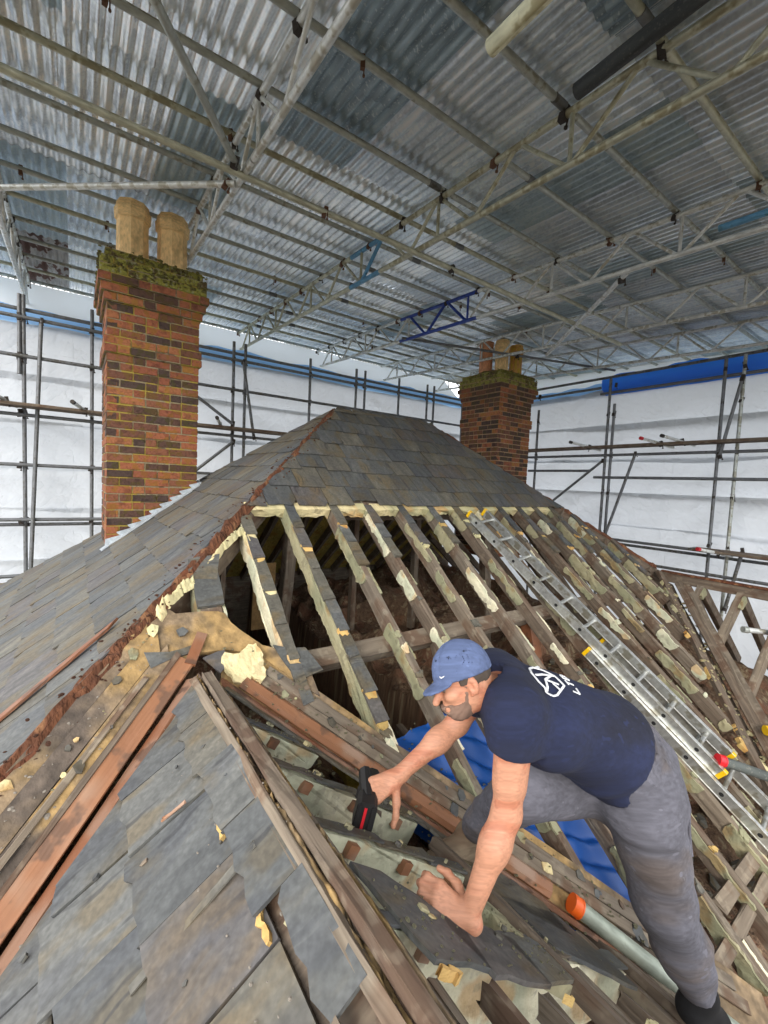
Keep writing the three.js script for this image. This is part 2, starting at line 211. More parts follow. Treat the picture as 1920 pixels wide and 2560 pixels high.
const clampGeo = (() => { const list = []; for (const s of [-1, 1]) { const b = new THREE.BoxGeometry(0.05, 0.07, 0.055); b.translate(s * 0.012, s * 0.028, 0); list.push(b); } const bolt = new THREE.CylinderGeometry(0.008, 0.008, 0.13, 6); bolt.translate(0.03, -0.03, 0.02); list.push(bolt); const nut = new THREE.CylinderGeometry(0.016, 0.016, 0.018, 6); nut.translate(0.03, -0.09, 0.02); list.push(nut); return merge(list); })();
function coupler(parent, at, mt, rot = 0) { const m = part(parent, 'coupler', clampGeo, mt); m.position.add(at); m.rotation.set(rr(-0.3, 0.3), rot + rr(-0.4, 0.4), rr(-0.3, 0.3)); m.scale.setScalar(rr(0.6, 0.82)); return m; }
const beamU = [-0.55, 1.0, 2.6, 4.28, 5.95, 7.55];
// purlin tubes across the beams
for (let i = -5; i < 14; i++) {
  const v = 1.245 + 0.576 * i, y = roofY(v) - 0.03, g = thing('purlin_tube', 'galvanised scaffold tube laid crosswise directly under the corrugated sheets', 'scaffold tube', V(3, y, v), 'purlin tubes under the tin roof');
  const j = rr(-0.5, 0.5); part(g, 'tube', merge([tube(V(-1.35, y, v), V(2.9 + j, y, v)), tube(V(2.9 + j, y + 0.002, v + 0.002), V(9.55, y, v))]), M.galv[i % 4 === 0 ? 2 : 1]);
  const sl = part(g, 'joint_sleeve', tube(V(2.82 + j, y, v), V(2.94 + j, y, v), 0.028), M.steel);
  for (const u of beamU) if (u < 5) coupler(g, V(u, y - 0.045, v), rnd() < 0.3 ? M.rust : M.iron);
  for (let k = 0; k < 4; k++) if (rnd() < 0.5) { const h = part(g, 'sheet_hook', clampGeo, M.rust); h.position.add(V(rr(-1, 8), y - 0.01, v)); h.scale.set(0.5, 0.7, 0.5); h.rotation.y = rr(0, 3); }
}
// lattice beams along v
beamU.forEach((u, bi) => {
  const labels = ['pale lattice beam beside the tall chimney with buff pots', 'bright lattice beam passing over the tall chimney with buff pots', 'weathered green-stained lattice beam above the worker', 'aluminium lattice beam with a dark blue painted end section', 'silver lattice beam above the three-pot chimney', 'silver lattice beam along the right sheeted side'];
  const g = thing('lattice_beam', labels[bi], 'lattice beam', V(u, roofY(3) - 0.25, 3)), m = M.galv[[0, 0, 2, 0, 0, 0][bi]], D = 0.335, vs = -2.2, ve = 8.7;
  const top = v => V(u, roofY(v) - 0.083, v), bot = v => V(u, roofY(v) - 0.083 - D, v), blue = bi === 3 ? [4.1, 5.75] : bi === 2 ? [3.9, 4.5] : null, bm = bi === 3 ? M.bluePaint : M.paleBlue;
  const spans = blue ? [[vs, blue[0], m], [blue[0], blue[1], bm], [blue[1], ve, m]] : [[vs, 3.1, m], [3.12, ve, m]];
  for (const [a, b, mm] of spans) { part(g, 'top_chord', tube(top(a), top(b)), mm); part(g, 'bottom_chord', tube(bot(a), bot(b)), mm); }
  for (let v = vs + 0.2, k = 0; v < ve - 0.4; v += 0.42, k++) {
    const isB = blue && v > blue[0] - 0.05 && v + 0.4 < blue[1] + 0.15, mm = isB ? bm : m, dv = 0.38, dr = isB ? 0.02 : 0.0155;
    part(g, 'lattice_diagonal', k % 2 ? tube(bot(v), top(v + dv), dr, 8) : tube(top(v), bot(v + dv), dr, 8), mm);
    if (k % 3 === 0) part(g, 'lattice_upright', tube(top(v - 0.02), bot(v - 0.02), 0.015, 7), mm);
  }
});
// odd braces and free tubes under the roof
{
  const T3 = (name, label, a, b, m, r = 0.0242, cp = []) => { const g = thing(name, label, 'scaffold tube', a.clone().lerp(b, 0.5)); part(g, 'tube', tube(a, b, r, 12), m); for (const [k, mm] of cp) coupler(g, a.clone().lerp(b, k), mm); return g; };
  T3('brace_tube', 'long tie tube crossing below the lattice beams in front of the chimney', V(-1.4, 2.15, 3.29), V(6.4, 2.15, 3.3), M.galv[2], 0.0242, [[0.39, M.rust], [0.57, M.iron]]);
  T3('brace_tube', 'sloping tube running from the beam joint past the top of the buff chimney pots', V(0.98, 2.17, 3.45), V(-1.5, 2.34, 5.9), M.galv[0], 0.0242, [[0.02, M.rust]]);
  T3('brace_tube', 'greenish diagonal tube coming down from the sheets to the beam joint', V(-0.62, 2.2, 1.2), V(0.95, 2.19, 3.3), M.galv[1], 0.0242, [[0.98, M.iron]]);
  T3('brace_tube', 'diagonal tube between the two silver lattice beams', V(4.3, 2.12, 2.2), V(5.95, 2.1, 4.2), M.galv[0], 0.0242, [[0.05, M.iron]]);
  T3('brace_tube', 'tube crossing low above the three-pot chimney', V(4.2, 2.3, 5.6), V(8.2, 2.3, 4.3), M.steel, 0.02, [[0.5, M.iron]]);
  T3('hanging_tube', 'lichen-covered free tube end hanging under the tin roof', V(1.42, 1.835, 1.37), V(1.42, 1.82, -0.2), mat(0xd2d2b8, T.galv, { roughness: 0.9 }), 0.034);
  T3('hanging_tube', 'black tarry tube end lying beside the green-stained beam', V(2.36, 2.3, 1.58), V(2.27, 2.27, -0.3), mat(0x4a4c4d, T.tinSpeck, { roughness: 0.9 }), 0.045);
  T3('brace_tube', 'pale blue painted tube under the right-hand sheets', V(3.9, 2.0, 1.35), V(4.05, 1.98, -1.0), M.paleBlue, 0.0242);
}
// white sheeting on the back and right sides, in laps
const laps = [[1.95, 1.24], [1.29, 0.60], [0.66, -0.02], [0.04, -0.60], [-0.54, -1.32], [-1.26, -2.6], [-2.5, -4.6]];
function sheeting(name, label, along, len0, len1, fixed) {
  const g = thing(name, label, 'sheeting', along === 'u' ? V((len0 + len1) / 2, -4.6, fixed) : V(fixed, -4.6, (len0 + len1) / 2));
  laps.forEach(([y1, y0], k) => {
    const nx = 150, ny = 16, pos = [], uv = [], idx = [], s = rr(0, 50);
    for (let j = 0; j <= ny; j++) for (let i = 0; i <= nx; i++) {
      const a = lerp(len0, len1, i / nx), t = j / ny, sag = (fbm(a * 0.5 + s, 3, 4096, 3, 7) - 0.5) * 0.14 + 0.02 * Math.sin(a * 1.3 + k), y = lerp(y0, y1, t) + (j === 0 ? sag : 0) + (j === ny && k === 0 ? (fbm(a * 1.2, 9, 4096, 3, 17) - 0.5) * 0.06 : 0);
      const billow = (fbm(a * 0.7 + s, y * 0.9, 4096, 3, 11) - 0.5) * 0.16 + (fbm((a + y) * 2.2 + s, (a - y) * 1.4, 4096, 4, 23) - 0.5) * 0.10 * (0.4 + t) - (k % 2) * 0.03;
      pos.push(...(along === 'u' ? [a, y, -(fixed + billow)] : [fixed + billow, y, -a])); uv.push(a, y);
    }
    for (let j = 0; j < ny; j++) for (let i = 0; i < nx; i++) { const q = j * (nx + 1) + i; idx.push(q, q + 1, q + nx + 2, q, q + nx + 2, q + nx + 1); }
    part(g, 'sheet_lap', indexed(pos, uv, idx), M.sheet);
  });
}
sheeting('white_sheeting', 'white plastic sheeting stretched across the far side behind the tall chimney', 'u', -4.5, 8.25, 7.78);
sheeting('white_sheeting', 'white plastic sheeting stretched along the side behind the ladder', 'v', -2.5, 8.0, 8.2);
function band(name, label, pts, y0, y1, m, amp, out = 0) {
  const n = pts.length - 1, pos = [], uv = [], idx = [], ny = 5;
  for (let j = 0; j <= ny; j++) for (let i = 0; i <= n; i++) { const [a, b] = pts[i], t = j / ny, w = amp * n3(a * 5, t * 3, b * 5); pos.push(a + w + out * t, lerp(y0, y1, t) + (j === ny ? amp * 2 * n3(a * 4, 7, b * 4) : 0), -(b + w + out * t)); uv.push(a + b, t); }
  for (let j = 0; j < ny; j++) for (let i = 0; i < n; i++) { const q = j * (n + 1) + i; idx.push(q, q + 1, q + n + 2, q, q + n + 2, q + n + 1); }
  single(name, label, 'netting', indexed(pos, uv, idx), m);
}
const line = (a, b, n) => [...Array(n + 1)].map((_, i) => [lerp(a[0], b[0], i / n), lerp(a[1], b[1], i / n)]);
band('blue_netting', 'pale blue debris netting strip above the sheeting behind the tall chimney', line([-4.5, 7.85], [8.3, 7.85], 120), 1.93, 2.2, M.netting, 0.03);
band('blue_netting', 'pale blue debris netting strip above the sheeting behind the ladder', line([8.28, 7.8], [8.28, -2.5], 100), 1.86, 2.08, M.netting, 0.03);
const apron = (label, pts, du, dv, y0, y1) => { const n = pts.length - 1, ny = 8, pos = [], uv = [], idx = []; for (let j = 0; j <= ny; j++) for (let i = 0; i <= n; i++) { const [a, b] = pts[i], t = j / ny, w = 0.05 * n3(a * 2.5, t * 2, b * 2.5) * Math.sin(Math.PI * t); pos.push(a + du * t, lerp(y0, y1(b + dv * t), t) + w - 0.06 * Math.sin(Math.PI * t), -(b + dv * t)); uv.push(a + b, t * 1.3); } for (let j = 0; j < ny; j++) for (let i = 0; i < n; i++) { const q = j * (n + 1) + i; idx.push(q, q + 1, q + n + 2, q, q + n + 2, q + n + 1); } single('eaves_sheeting', label, 'sheeting', indexed(pos, uv, idx), M.apron); };
apron('pale sheeting closing the eaves between the far wall top and the tin roof', line([-4.5, 7.9], [8.3, 7.9], 110), 0, 1.12, 1.98, v => roofY(v) + 0.012);
apron('pale sheeting closing the eaves between the side wall top and the tin roof', line([8.32, 7.9], [8.32, -0.4], 90), 1.2, 0, 1.9, v => roofY(v) + 0.012);
band('blue_netting', 'strong blue folded netting bunched at the top of the side sheeting', line([8.16, 4.5], [8.16, 1.75], 50), 1.84, 2.2, M.blueNet, 0.04);
// scaffold standards, ledgers, braces, boards
{
  const std = (a, b, label, group = 'upright scaffold standards', m = M.steel, cps = []) => { const g = thing('scaffold_standard', label, 'scaffold tube', a, group); part(g, 'tube', tube(a, b), m); for (const y of cps) coupler(g, V(a.x, y, -a.z), M.iron); return g; };
  const backU = [-2.6, -1.6, -0.57, -0.52, 0.21, 2.16, 2.37, 3.55, 4.55, 4.75, 5.6, 6.4, 6.6, 7.5];
  const cp = [1.95, 1.45, 0.72, 0.04, -0.7];
  for (const u of backU) std(V(u, u === -0.57 ? 1.22 : -4.5, 7.5 + rr(-0.03, 0.03)), V(u + rr(-0.01, 0.01), 2.24, 7.5), 'grey scaffold standard in front of the far white sheeting', 'standards of the far side', M.steel, cp);
  for (const v of [5.67, 4.2, 4.1, 2.49, 2.26, 0.6, -1.2]) std(V(7.9, -4.5, v), V(7.9, v === 5.67 ? 1.68 : v === 4.1 ? 1.62 : 2.1, v), 'grey scaffold standard in front of the side white sheeting', 'standards of the side', v === 2.26 ? M.galv[1] : M.steel, cp);
  for (const [u, v] of [[6.9, 6.6], [7.1, 7.1]]) std(V(u, -4.5, v), V(u, 2.2, v), 'grey scaffold standard in the corner behind the three-pot chimney', 'corner standards', M.steel, cp);
  const led = (a, b, label, m = M.steel, group) => { const g = thing('scaffold_ledger', label, 'scaffold tube', a.clone().lerp(b, 0.5), group); part(g, 'tube', tube(a, b), m); return g; };
  for (const [y, dv] of [[2.07, 0.06], [1.95, -0.03], [1.45, -0.05], [0.70, -0.05], [0.04, -0.05], [-0.68, -0.05], [-0.75, 0.05], [-1.43, -0.05], [-2.4, -0.05]]) led(V(-4.4, y, 7.5 + dv), V(8.1, y + rr(-0.02, 0.02), 7.5 + dv), 'horizontal scaffold ledger along the far white sheeting', M.steel, 'ledgers of the far side');
  for (const [y, du, v0, v1] of [[1.95, 0.05, 8, 4.4], [1.84, 0.05, 4.4, -2.4], [0.70, -0.06, 7.9, -2.4], [0.42, -0.05, 5.8, 4.46], [0.30, -0.05, 4.36, -2.4], [-0.80, -0.05, 4.0, -2.4], [-0.88, 0.06, 4.0, -2.4], [-1.15, -0.05, 3.4, -2.4], [2.12, 0.05, 8, -2.4]]) led(V(7.9 + du, y, v0), V(7.9 + du, y, v1), 'horizontal scaffold ledger along the side white sheeting', M.steel, 'ledgers of the side');
  const brace = (a, b, label, m = M.steel) => { const g = thing('brace_tube', label, 'scaffold tube', a.clone().lerp(b, 0.5)); part(g, 'tube', tube(a, b), m); coupler(g, a, M.iron); coupler(g, b, M.iron); };
  brace(V(-0.34, 1.93, 7.42), V(-0.47, -1.5, 7.4), 'steep leaning tube beside the corner standards left of the tall chimney');
  brace(V(2.3, 1.92, 7.42), V(2.5, 0.7, 7.4), 'short leaning brace right of the tall chimney');
  brace(V(1.2, 1.5, 7.42), V(2.15, 0.88, 7.42), 'diagonal brace emerging right of the tall chimney above the board');
  brace(V(2.16, 0.59, 7.42), V(1.2, -0.25, 7.42), 'diagonal brace emerging right of the tall chimney below the board');
  brace(V(7.82, 1.75, 2.25), V(7.82, 0.65, 2.44), 'leaning upper brace on the side scaffold');
  brace(V(7.82, 0.71, 3.64), V(7.82, -0.9, 4.1), 'leaning lower brace on the side scaffold');
  brace(V(7.82, 0.6, 4.2), V(7.82, -0.3, 5.3), 'long diagonal brace on the side scaffold behind the roof slope');
  brace(V(7.82, -0.73, 2.06), V(7.82, -1.6, 2.2), 'short leaning brace under the lower side boards');
  const board = (a, b, w, label) => { const g = thing('scaffold_board', label, 'board', a.clone().lerp(b, 0.5)); part(g, 'plank', bar(a, b, w, 0.038, new THREE.Vector3(0, 1, 0), { seg: 4, jit: 0.003 }), M.wood[1]); for (const q of [a, b]) part(g, 'end_band', bar(q.clone().add(new THREE.Vector3(0, 0.0, 0)), q.clone().lerp(a === q ? b : a, 0.012), w + 0.006, 0.042), M.steel); };
  board(V(-4.2, 0.80, 7.3), V(0.9, 0.80, 7.3), 0.3, 'scaffold board on the far side left of the tall chimney');
  board(V(1.2, 0.79, 7.3), V(4.6, 0.8, 7.3), 0.3, 'scaffold board on the far side between the chimney and the roof');
  board(V(7.7, 0.82, 7.2), V(7.7, 0.84, 1.2), 0.3, 'scaffold board on the side scaffold at guard height');
  board(V(7.7, -0.77, 2.64), V(7.7, -0.75, -1.2), 0.3, 'reddish scaffold board low on the side scaffold');
  const stubs = [[-0.7, 0.86, 7.2], [0.12, 0.84, 7.2], [1.9, 0.86, 7.2], [7.6, 0.88, 4.4], [7.6, 0.88, 3.2], [7.6, 0.9, 2.9], [7.6, -0.75, 2.3]];
  stubs.forEach(([u, y, v], i) => { const far = v > 6; const a = far ? V(u - 0.12, y + 0.03, v - 0.25) : V(u - 0.3, y + 0.02, v + 0.12), b = far ? V(u + 0.1, y - 0.06, v + 0.3) : V(u + 0.3, y - 0.08, v - 0.1); const g = thing('transom_tube', far ? 'short black-capped transom tube poking over the far scaffold board' : i === 4 ? 'short transom tube with a red end cap over the guard-height side board' : i === 6 ? 'short transom tube with a red end cap over the low reddish side board' : 'short black-capped transom tube poking over the side scaffold board', 'scaffold tube', a, far ? 'far transom ends' : 'side transom ends'); part(g, 'tube', tube(a, b), M.galv[0]); part(g, 'end_cap', tube(a.clone().lerp(b, -0.05), a.clone().lerp(b, 0.02), 0.028), i === 4 || i === 6 ? mat(0xc22a32, null, { roughness: 0.5 }) : M.iron); coupler(g, a.clone().lerp(b, 0.6), M.iron); });
}
// ---------- roof planes of the house ----------
const F = plane(0.761 - 0.806 * 4.163, 0, 0.806), L = plane(0.761 - 0.737 * 2.266, 0.737, 0), R = plane(0.761 + 0.851 * 3.603, -0.851, 0), B = plane(0.761 + 0.806 * 4.163, 0, -0.806);
const SL = plane(-0.9 - 0.75 * 0.48, 0.75, 0), SR = plane(-0.9 + 0.75 * 0.48, -0.75, 0), SL2 = plane(-0.9 - 0.75 * 5.45, 0.75, 0), SR2 = plane(-0.9 + 0.75 * 5.45, -0.75, 0);
const hipLv = u => 4.163 - (2.266 - u) * 0.9144, hipLu = v => 2.266 - (4.163 - v) * 1.0936, hipRu = v => 3.603 + (4.163 - v) * 0.9471, hipRv = u => 4.163 - (u - 3.603) * 1.0558;
const valR = u => 2.102 - 0.9305 * (u - 0.48), valL = u => 2.102 - 0.9305 * (0.48 - u), val2 = u => 2.102 - 0.9305 * (5.45 - u);
const frame = (o, ex, ey, ez) => ({ su: 1, sv: 1, at: (x, y, h = 0) => o.clone().addScaledVector(ex, x).addScaledVector(ey, y).addScaledVector(ez, h) });
const dirU = V(1, 0, 0), dirV = V(0, 0, 1), UP = new THREE.Vector3(0, 1, 0);

function slateField(parent, pl, { axis, sign, start, gauge, rows, lo, hi, width, bounds, mats, thick = 0.007, skip = () => false, slip = 0, length = 1.38, rise = 0.014, rag = 1 }) {
  for (let i = 0; i < rows; i++) {
    const tail = start + sign * gauge * (i + 1), head = tail - sign * gauge * length, a0 = lo(tail), a1 = hi(tail); let x = a0 - width * (i % 2 ? 0.5 : 0.02) - rr(0, 0.05);
    while (x < a1) {
      const w = width * rr(0.94, 1.06), x0 = x + 0.003, x1 = x + w - 0.004; x += w; const t = tail + sign * (rnd() < slip ? -rr(0.015, 0.045) : rr(-0.006, 0.006)), e = () => sign * rr(-0.006, 0.004) * rag, tw = rr(-0.004, 0.004), lf = rr(0, 0.005), chip = rnd() < 0.16 ? rr(0.015, 0.05) : 0.002, chip2 = rnd() < 0.14 ? rr(0.01, 0.04) : 0.002;
      let p = [[x0, head], [x1, head], [x1 + rr(-0.002, 0.002), (head + t) / 2], [x1, t - sign * chip], [x1 - chip, t + e()], [lerp(x1, x0, 0.2), t + e()], [lerp(x1, x0, 0.32), t + e()], [lerp(x1, x0, 0.5), t + e()], [lerp(x1, x0, 0.64), t + e()], [lerp(x1, x0, 0.8), t + e()], [x0 + chip2, t + e()], [x0, t - sign * chip2]];
      if (axis === 'u') p = p.map(([a, b]) => [b, a]);
      for (const [nx, ny, d] of bounds) p = clip(p, nx, ny, d);
      if (p.length < 3 || areaOf(p) < 0.0012) continue;
      const c = p.reduce((s, q) => [s[0] + q[0] / p.length, s[1] + q[1] / p.length], [0, 0]); if (skip(c[0], c[1], i)) continue;
      const lift = (u, v) => { const q = axis === 'u' ? u : v, a = axis === 'u' ? v : u; return 0.003 + lf + rise * (q - head) / (t - head) + tw * (a - x0) / w; };
      part(parent, 'slate', prism(pl, p, lift, (u, v) => lift(u, v) + thick, { swap: axis === 'v' }), pick(mats));
    }
  }
}
// a lumpy ridge of debris or mortar along a line on the roof
function lumpy(pts, width, height, n, amp = 0.5, s = 3) {
  const c = new THREE.CatmullRomCurve3(pts, false, 'catmullrom', 0.1), pos = [], uv = [], idx = [], m = 8, len = c.getLength();
  for (let i = 0; i <= n; i++) { const p = c.getPoint(i / n), t = c.getTangent(i / n), side = new THREE.Vector3().crossVectors(t, UP).normalize();
    for (let j = 0; j <= m; j++) { const k = j / m * 2 - 1, wob = 1 + (fbm(i * 0.35, s, 4096, 3, s) - 0.5) * amp * 1.6, q = p.clone().addScaledVector(side, k * width * wob), hh = height * (1 - k * k) * (1 + (fbm(i * 0.5 + s, j * 0.9, 4096, 3, s + 9) - 0.5) * amp * 4) - 0.02 * Math.abs(k); q.y += hh; pos.push(q.x, q.y, q.z); uv.push(len * i / n, k * width); } }
  for (let i = 0; i < n; i++) for (let j = 0; j < m; j++) { const a = i * (m + 1) + j; idx.push(a, a + 1, a + m + 2, a, a + m + 2, a + m + 1); }
  return indexed(pos, uv, idx);
}
function crumbs(parent, name, list, material, size, n) {                // many small angular bits as one piece
  const gs = []; for (let i = 0; i < n; i++) { const p = list(), s = size * rr(0.5, 1.6), g = new THREE.DodecahedronGeometry(s, 0); g.scale(rr(0.6, 1.5), rr(0.3, 0.8), rr(0.6, 1.3)); g.rotateY(rr(0, 6)); g.rotateX(rr(-0.6, 0.6)); g.translate(p.x, p.y, p.z); gs.push(g); }
  const m = part(parent, name, merge(gs), material); m.userData.kind = 'stuff'; return m;
}
// ---------- main hipped roof ----------
const main = thing('hipped_roof', 'old slate hipped roof with its front slope half stripped to the rafters', 'roof', V(2.9, -2.0, 3.2));
{
  const left = part(main, 'left_slope', prism(L, [[2.266, 4.163], [-1.55, hipLv(-1.55)], [-1.55, 8.326 - hipLv(-1.55)]], -0.03, -0.004), M.wood[1], 'long slated slope below the tall chimney');
  slateField(left, L, { axis: 'u', sign: -1, start: 2.27, gauge: 0.181, rows: 21, lo: u => hipLv(u) - 0.05, hi: u => 8.326 - hipLv(u) + 0.05, width: 0.3, bounds: [[0.9144, -1, -(4.163 - 2.266 * 0.9144)], [0.9144, 1, 8.326 - (4.163 - 2.266 * 0.9144)]], mats: M.slate, slip: 0.05, skip: (u, v) => u > 0.3 && u < 1.0 && v > 4.95 && v < 5.6 });
  const front = part(main, 'front_slope', prism(F, [[2.266, 4.163], [3.603, 4.163], [hipRu(2.97), 2.97], [hipLu(2.97), 2.97]], -0.03, -0.004), M.wood[1], 'remaining slated upper part of the front slope');
  slateField(front, F, { axis: 'v', sign: -1, start: 4.15, gauge: 0.168, rows: 7, lo: v => hipLu(v) - 0.05, hi: v => hipRu(v) + 0.05, width: 0.245, bounds: [[-1, 1.0936 * -1, -(2.266 + 0 - 4.163 * 1.0936) * -1 * -1 + 0], [1, 0.9471, 3.603 + 4.163 * 0.9471]].map((b, i) => i === 0 ? [-1, 1.0936, 4.163 * 1.0936 - 2.266] : b), mats: M.slate, slip: 0.06 });
  const rear = part(main, 'rear_slope', prism(B, [[2.266, 4.163], [3.603, 4.163], [6.7, 7.05], [-0.6, 7.05]], -0.03, 0.01), mat(0xc9b266, T.foam, { roughness: 0.95, bumpMap: T.foamBump, bumpScale: 0.02 }), 'far slope seen from inside the loft, foam between rafters');
  for (let u = -0.1; u < 6.4; u += 0.33) { const vt = u < 2.266 ? 4.163 + (2.266 - u) * 0.9144 : u > 3.603 ? 4.163 + (u - 3.603) * 1.0558 : 4.163; if (vt < 6.8) part(rear, 'rafter', bar(B.at(u, vt, -0.085), B.at(u, 7.0, -0.085), 0.055, 0.11, B.n), M.wood[0]); }
  const right = part(main, 'right_slope', prism(R, [[3.603, 4.163], [4.75, hipRv(4.75)], [4.75, 8.326 - hipRv(4.75)]], -0.03, 0.004), M.wood[1]);
  for (let v = 1.9; v < 6.8; v += 0.36) { const h = v < 4.163 ? hipRu(v) : hipRu(8.326 - v); part(right, 'rafter', bar(R.at(Math.max(h, 4.6), v, -0.05), R.at(7.0, v, -0.05), 0.055, 0.1, R.n), M.wood[1]); }
  // hips and ridge
  const hp = k => F.at(lerp(2.266, -1.5, k), hipLv(lerp(2.266, -1.5, k)), 0.0);
  part(main, 'hip_bedding', lumpy([0, 0.12, 0.25, 0.4, 0.55, 0.7, 0.85, 1].map(hp), 0.042, 0.03, 180, 0.7, 5), M.hip, 'crumbling red-brown bedding where the left hip tiles were');
  crumbs(main, 'hip_rubble', () => { const k = rr(0.04, 0.95), p = hp(k); p.y += 0.02; p.x += rr(-0.09, 0.09); p.z += rr(-0.05, 0.09); p.y += 0; return p; }, M.hip, 0.006, 320);
  part(main, 'hip_bedding', lumpy([F.at(3.603, 4.163), F.at(4.1, hipRv(4.1)), F.at(4.7, hipRv(4.7)), F.at(5.45, hipRv(5.45))], 0.035, 0.02, 80, 0.7, 8), M.hip, 'thin bedding along the right hip');
  part(main, 'ridge_bedding', lumpy([V(2.24, 0.765, 4.163), V(2.9, 0.765, 4.163), V(3.63, 0.765, 4.163)], 0.05, 0.018, 40, 0.5, 11), M.slate[5]);
  const far = k => L.at(lerp(2.266, -1.5, k), 8.326 - hipLv(lerp(2.266, -1.5, k)), 0.0);
  part(main, 'hip_bedding', lumpy([0, 0.25, 0.5, 0.75, 1].map(far), 0.05, 0.02, 90, 0.6, 13), M.slate[5]);
  for (const [a, b] of [[hp(0), hp(1)], [F.at(3.603, 4.163), F.at(5.5, hipRv(5.5))]]) part(main, 'hip_rafter', bar(a.clone().add(new THREE.Vector3(0, -0.12, 0)), b.clone().add(new THREE.Vector3(0, -0.12, 0)), 0.05, 0.18, UP, { seg: 4, jit: 0.003 }), M.wood[1]);
  part(main, 'ridge_board', bar(V(2.2, 0.64, 4.163), V(3.68, 0.64, 4.163), 0.04, 0.18), M.wood[1]);
  // stripped rafters with foam and slate left on them
  const down = V(0, -0.806, -1).normalize(), into = F.n.clone().negate();
  const raf = [0.595, 0.93, 1.275, 1.64, 1.965, 2.3, 2.64, 2.955, 3.29, 3.58, 3.89, 4.18, 4.48, 4.79, 5.1];
  raf.forEach((u, i) => {
    const vt = i === 0 ? 2.55 : Math.min(3.25, u < 2 ? hipLv(u) - 0.04 : 9, u > 4.3 ? hipRv(u) - 0.02 : 9), vb = i === 0 ? 2.3 : Math.max(0.42, u < 2.6 ? valR(u) + 0.18 : -9, u > 3.3 ? val2(u) + 0.12 : -9), w = i === 0 ? 0.12 : 0.051, sl = Math.hypot(1, 0.806), len = (vt - vb) * sl;
    const r = part(main, 'rafter', bar(F.at(u, vt, -0.056), F.at(u, vb, -0.056), w, 0.105, F.n, { seg: 9, jit: 0.0035, cham: 0.1 }), i > 8 ? pick([M.wood[0], M.wood[1], M.wood[1]]) : M.wood[i % 3], i === 1 ? 'rafter still carrying a full strip of slates' : undefined);
    const cut = Math.min(2.97, vt - 0.02), s0 = (vt - cut) * sl;
    for (const side of [-1, 1]) {
      const fr = frame(F.at(u + side * w / 2, vt, 0), down, into, dirU.clone().multiplyScalar(side));
      const runs = []; if (i <= 2 && side < 0) runs.push([s0 * 0.5, len - 0.02]); else { let s = s0 * 0.6; runs.push([s, s + rr(0.12, 0.3)]); while (s < len - 0.1) { s += rr(0.1, 0.42); const e = Math.min(len, s + rr(0.1, side < 0 ? 0.5 : 0.25)); runs.push([s, e]); s = e; } }
      for (const [a, b] of runs) { if (b - a < 0.06) continue; const n = Math.max(6, Math.round((b - a) / 0.016)), top = [], bot = [], d0 = i <= 2 ? rr(0.10, 0.13) : rr(0.05, 0.1); for (let k = 0; k <= n; k++) { const s = lerp(a, b, k / n); top.push([s, 0.002 + rr(-0.002, 0.003) + (i > 2 ? 0.03 * Math.max(0, fbm(s * 12 + i * 3, 5 + side, 4096, 2, 95) - 0.4) : 0)]); bot.push([s, d0 * (k === 0 || k === n ? 0.6 : 1) + (fbm(s * 16 + i * 7, side, 4096, 4, 91) - 0.5) * 0.055 + rr(-0.005, 0.005)]); }
        part(r, 'foam_residue', prism(fr, [...top, ...bot.reverse()], -0.004, (x, y) => 0.012 + 0.006 * n3(x * 14, y * 14, i), {}), i <= 2 ? (rnd() < 0.5 ? M.foam : M.foamGreen) : pick([M.foamGreen, M.foamGreen, M.foam])); }
    }
    // slates and foam bits on top
    const strip = [0, 1.4, 1.55, 0.42, 0.36, 0.3, 0.28, 0.2, 0.25, 0.3, 0.5, 0.5, 0.6, 0.5, 0.4][i];
    let s = s0 - 0.03; while (s < Math.min(len - 0.05, s0 + strip)) { const l = rr(0.16, 0.27), e = Math.min(s + l, len), v0 = vt - s / sl, v1 = vt - e / sl - 0.004; const q = ragged([[u - w / 2 - rr(0.002, 0.014), v0], [u + w / 2 + rr(0.0, 0.018), v0], [u + w / 2 + rr(0, 0.02), v1], [u - w / 2 - rr(0, 0.016), v1]], 0.07, 0.004); part(r, 'slate_strip', prism(F, q, 0.002, (a, b) => 0.012 + 0.012 * (v0 - b) / (v0 - v1)), pick(i < 3 ? M.slate : M.slate)); s = e - 0.012; if (rnd() < 0.5) part(r, 'foam_residue', prism(F, ragged([[u - w / 2 - 0.01, v1 + 0.02], [u + w / 2 + 0.005, v1 + 0.01], [u + w / 2, v1 - 0.025], [u - w / 2, v1 - 0.02]], 0.02, 0.007), 0.0, (a, b) => 0.016 + 0.01 * n3(a * 30, b * 30, 2)), rnd() < 0.5 ? M.foamOrange : M.foamFresh); }
    for (let k = 0; k < (i < 3 ? 3 : 4); k++) { const v = rr(vb + 0.05, cut - strip / sl - 0.05); if (v < vb) continue; const a = rr(0.015, 0.05), q = ragged([[u - w / 2 - 0.004, v], [u + rr(-0.01, 0.032), v + rr(-0.02, 0.02)], [u + rr(0, 0.032), v - a], [u - w / 2 - 0.004, v - a]], 0.009, 0.006); part(r, rnd() < 0.4 ? 'slate_fragment' : 'foam_residue', prism(F, q, -0.006, (x, y) => 0.006 + 0.006 * n3(x * 40, y * 40, k)), pick([M.foamGreen, M.foamGreen, M.foam, M.slate[2], M.slate[2], M.foamOrange])); }
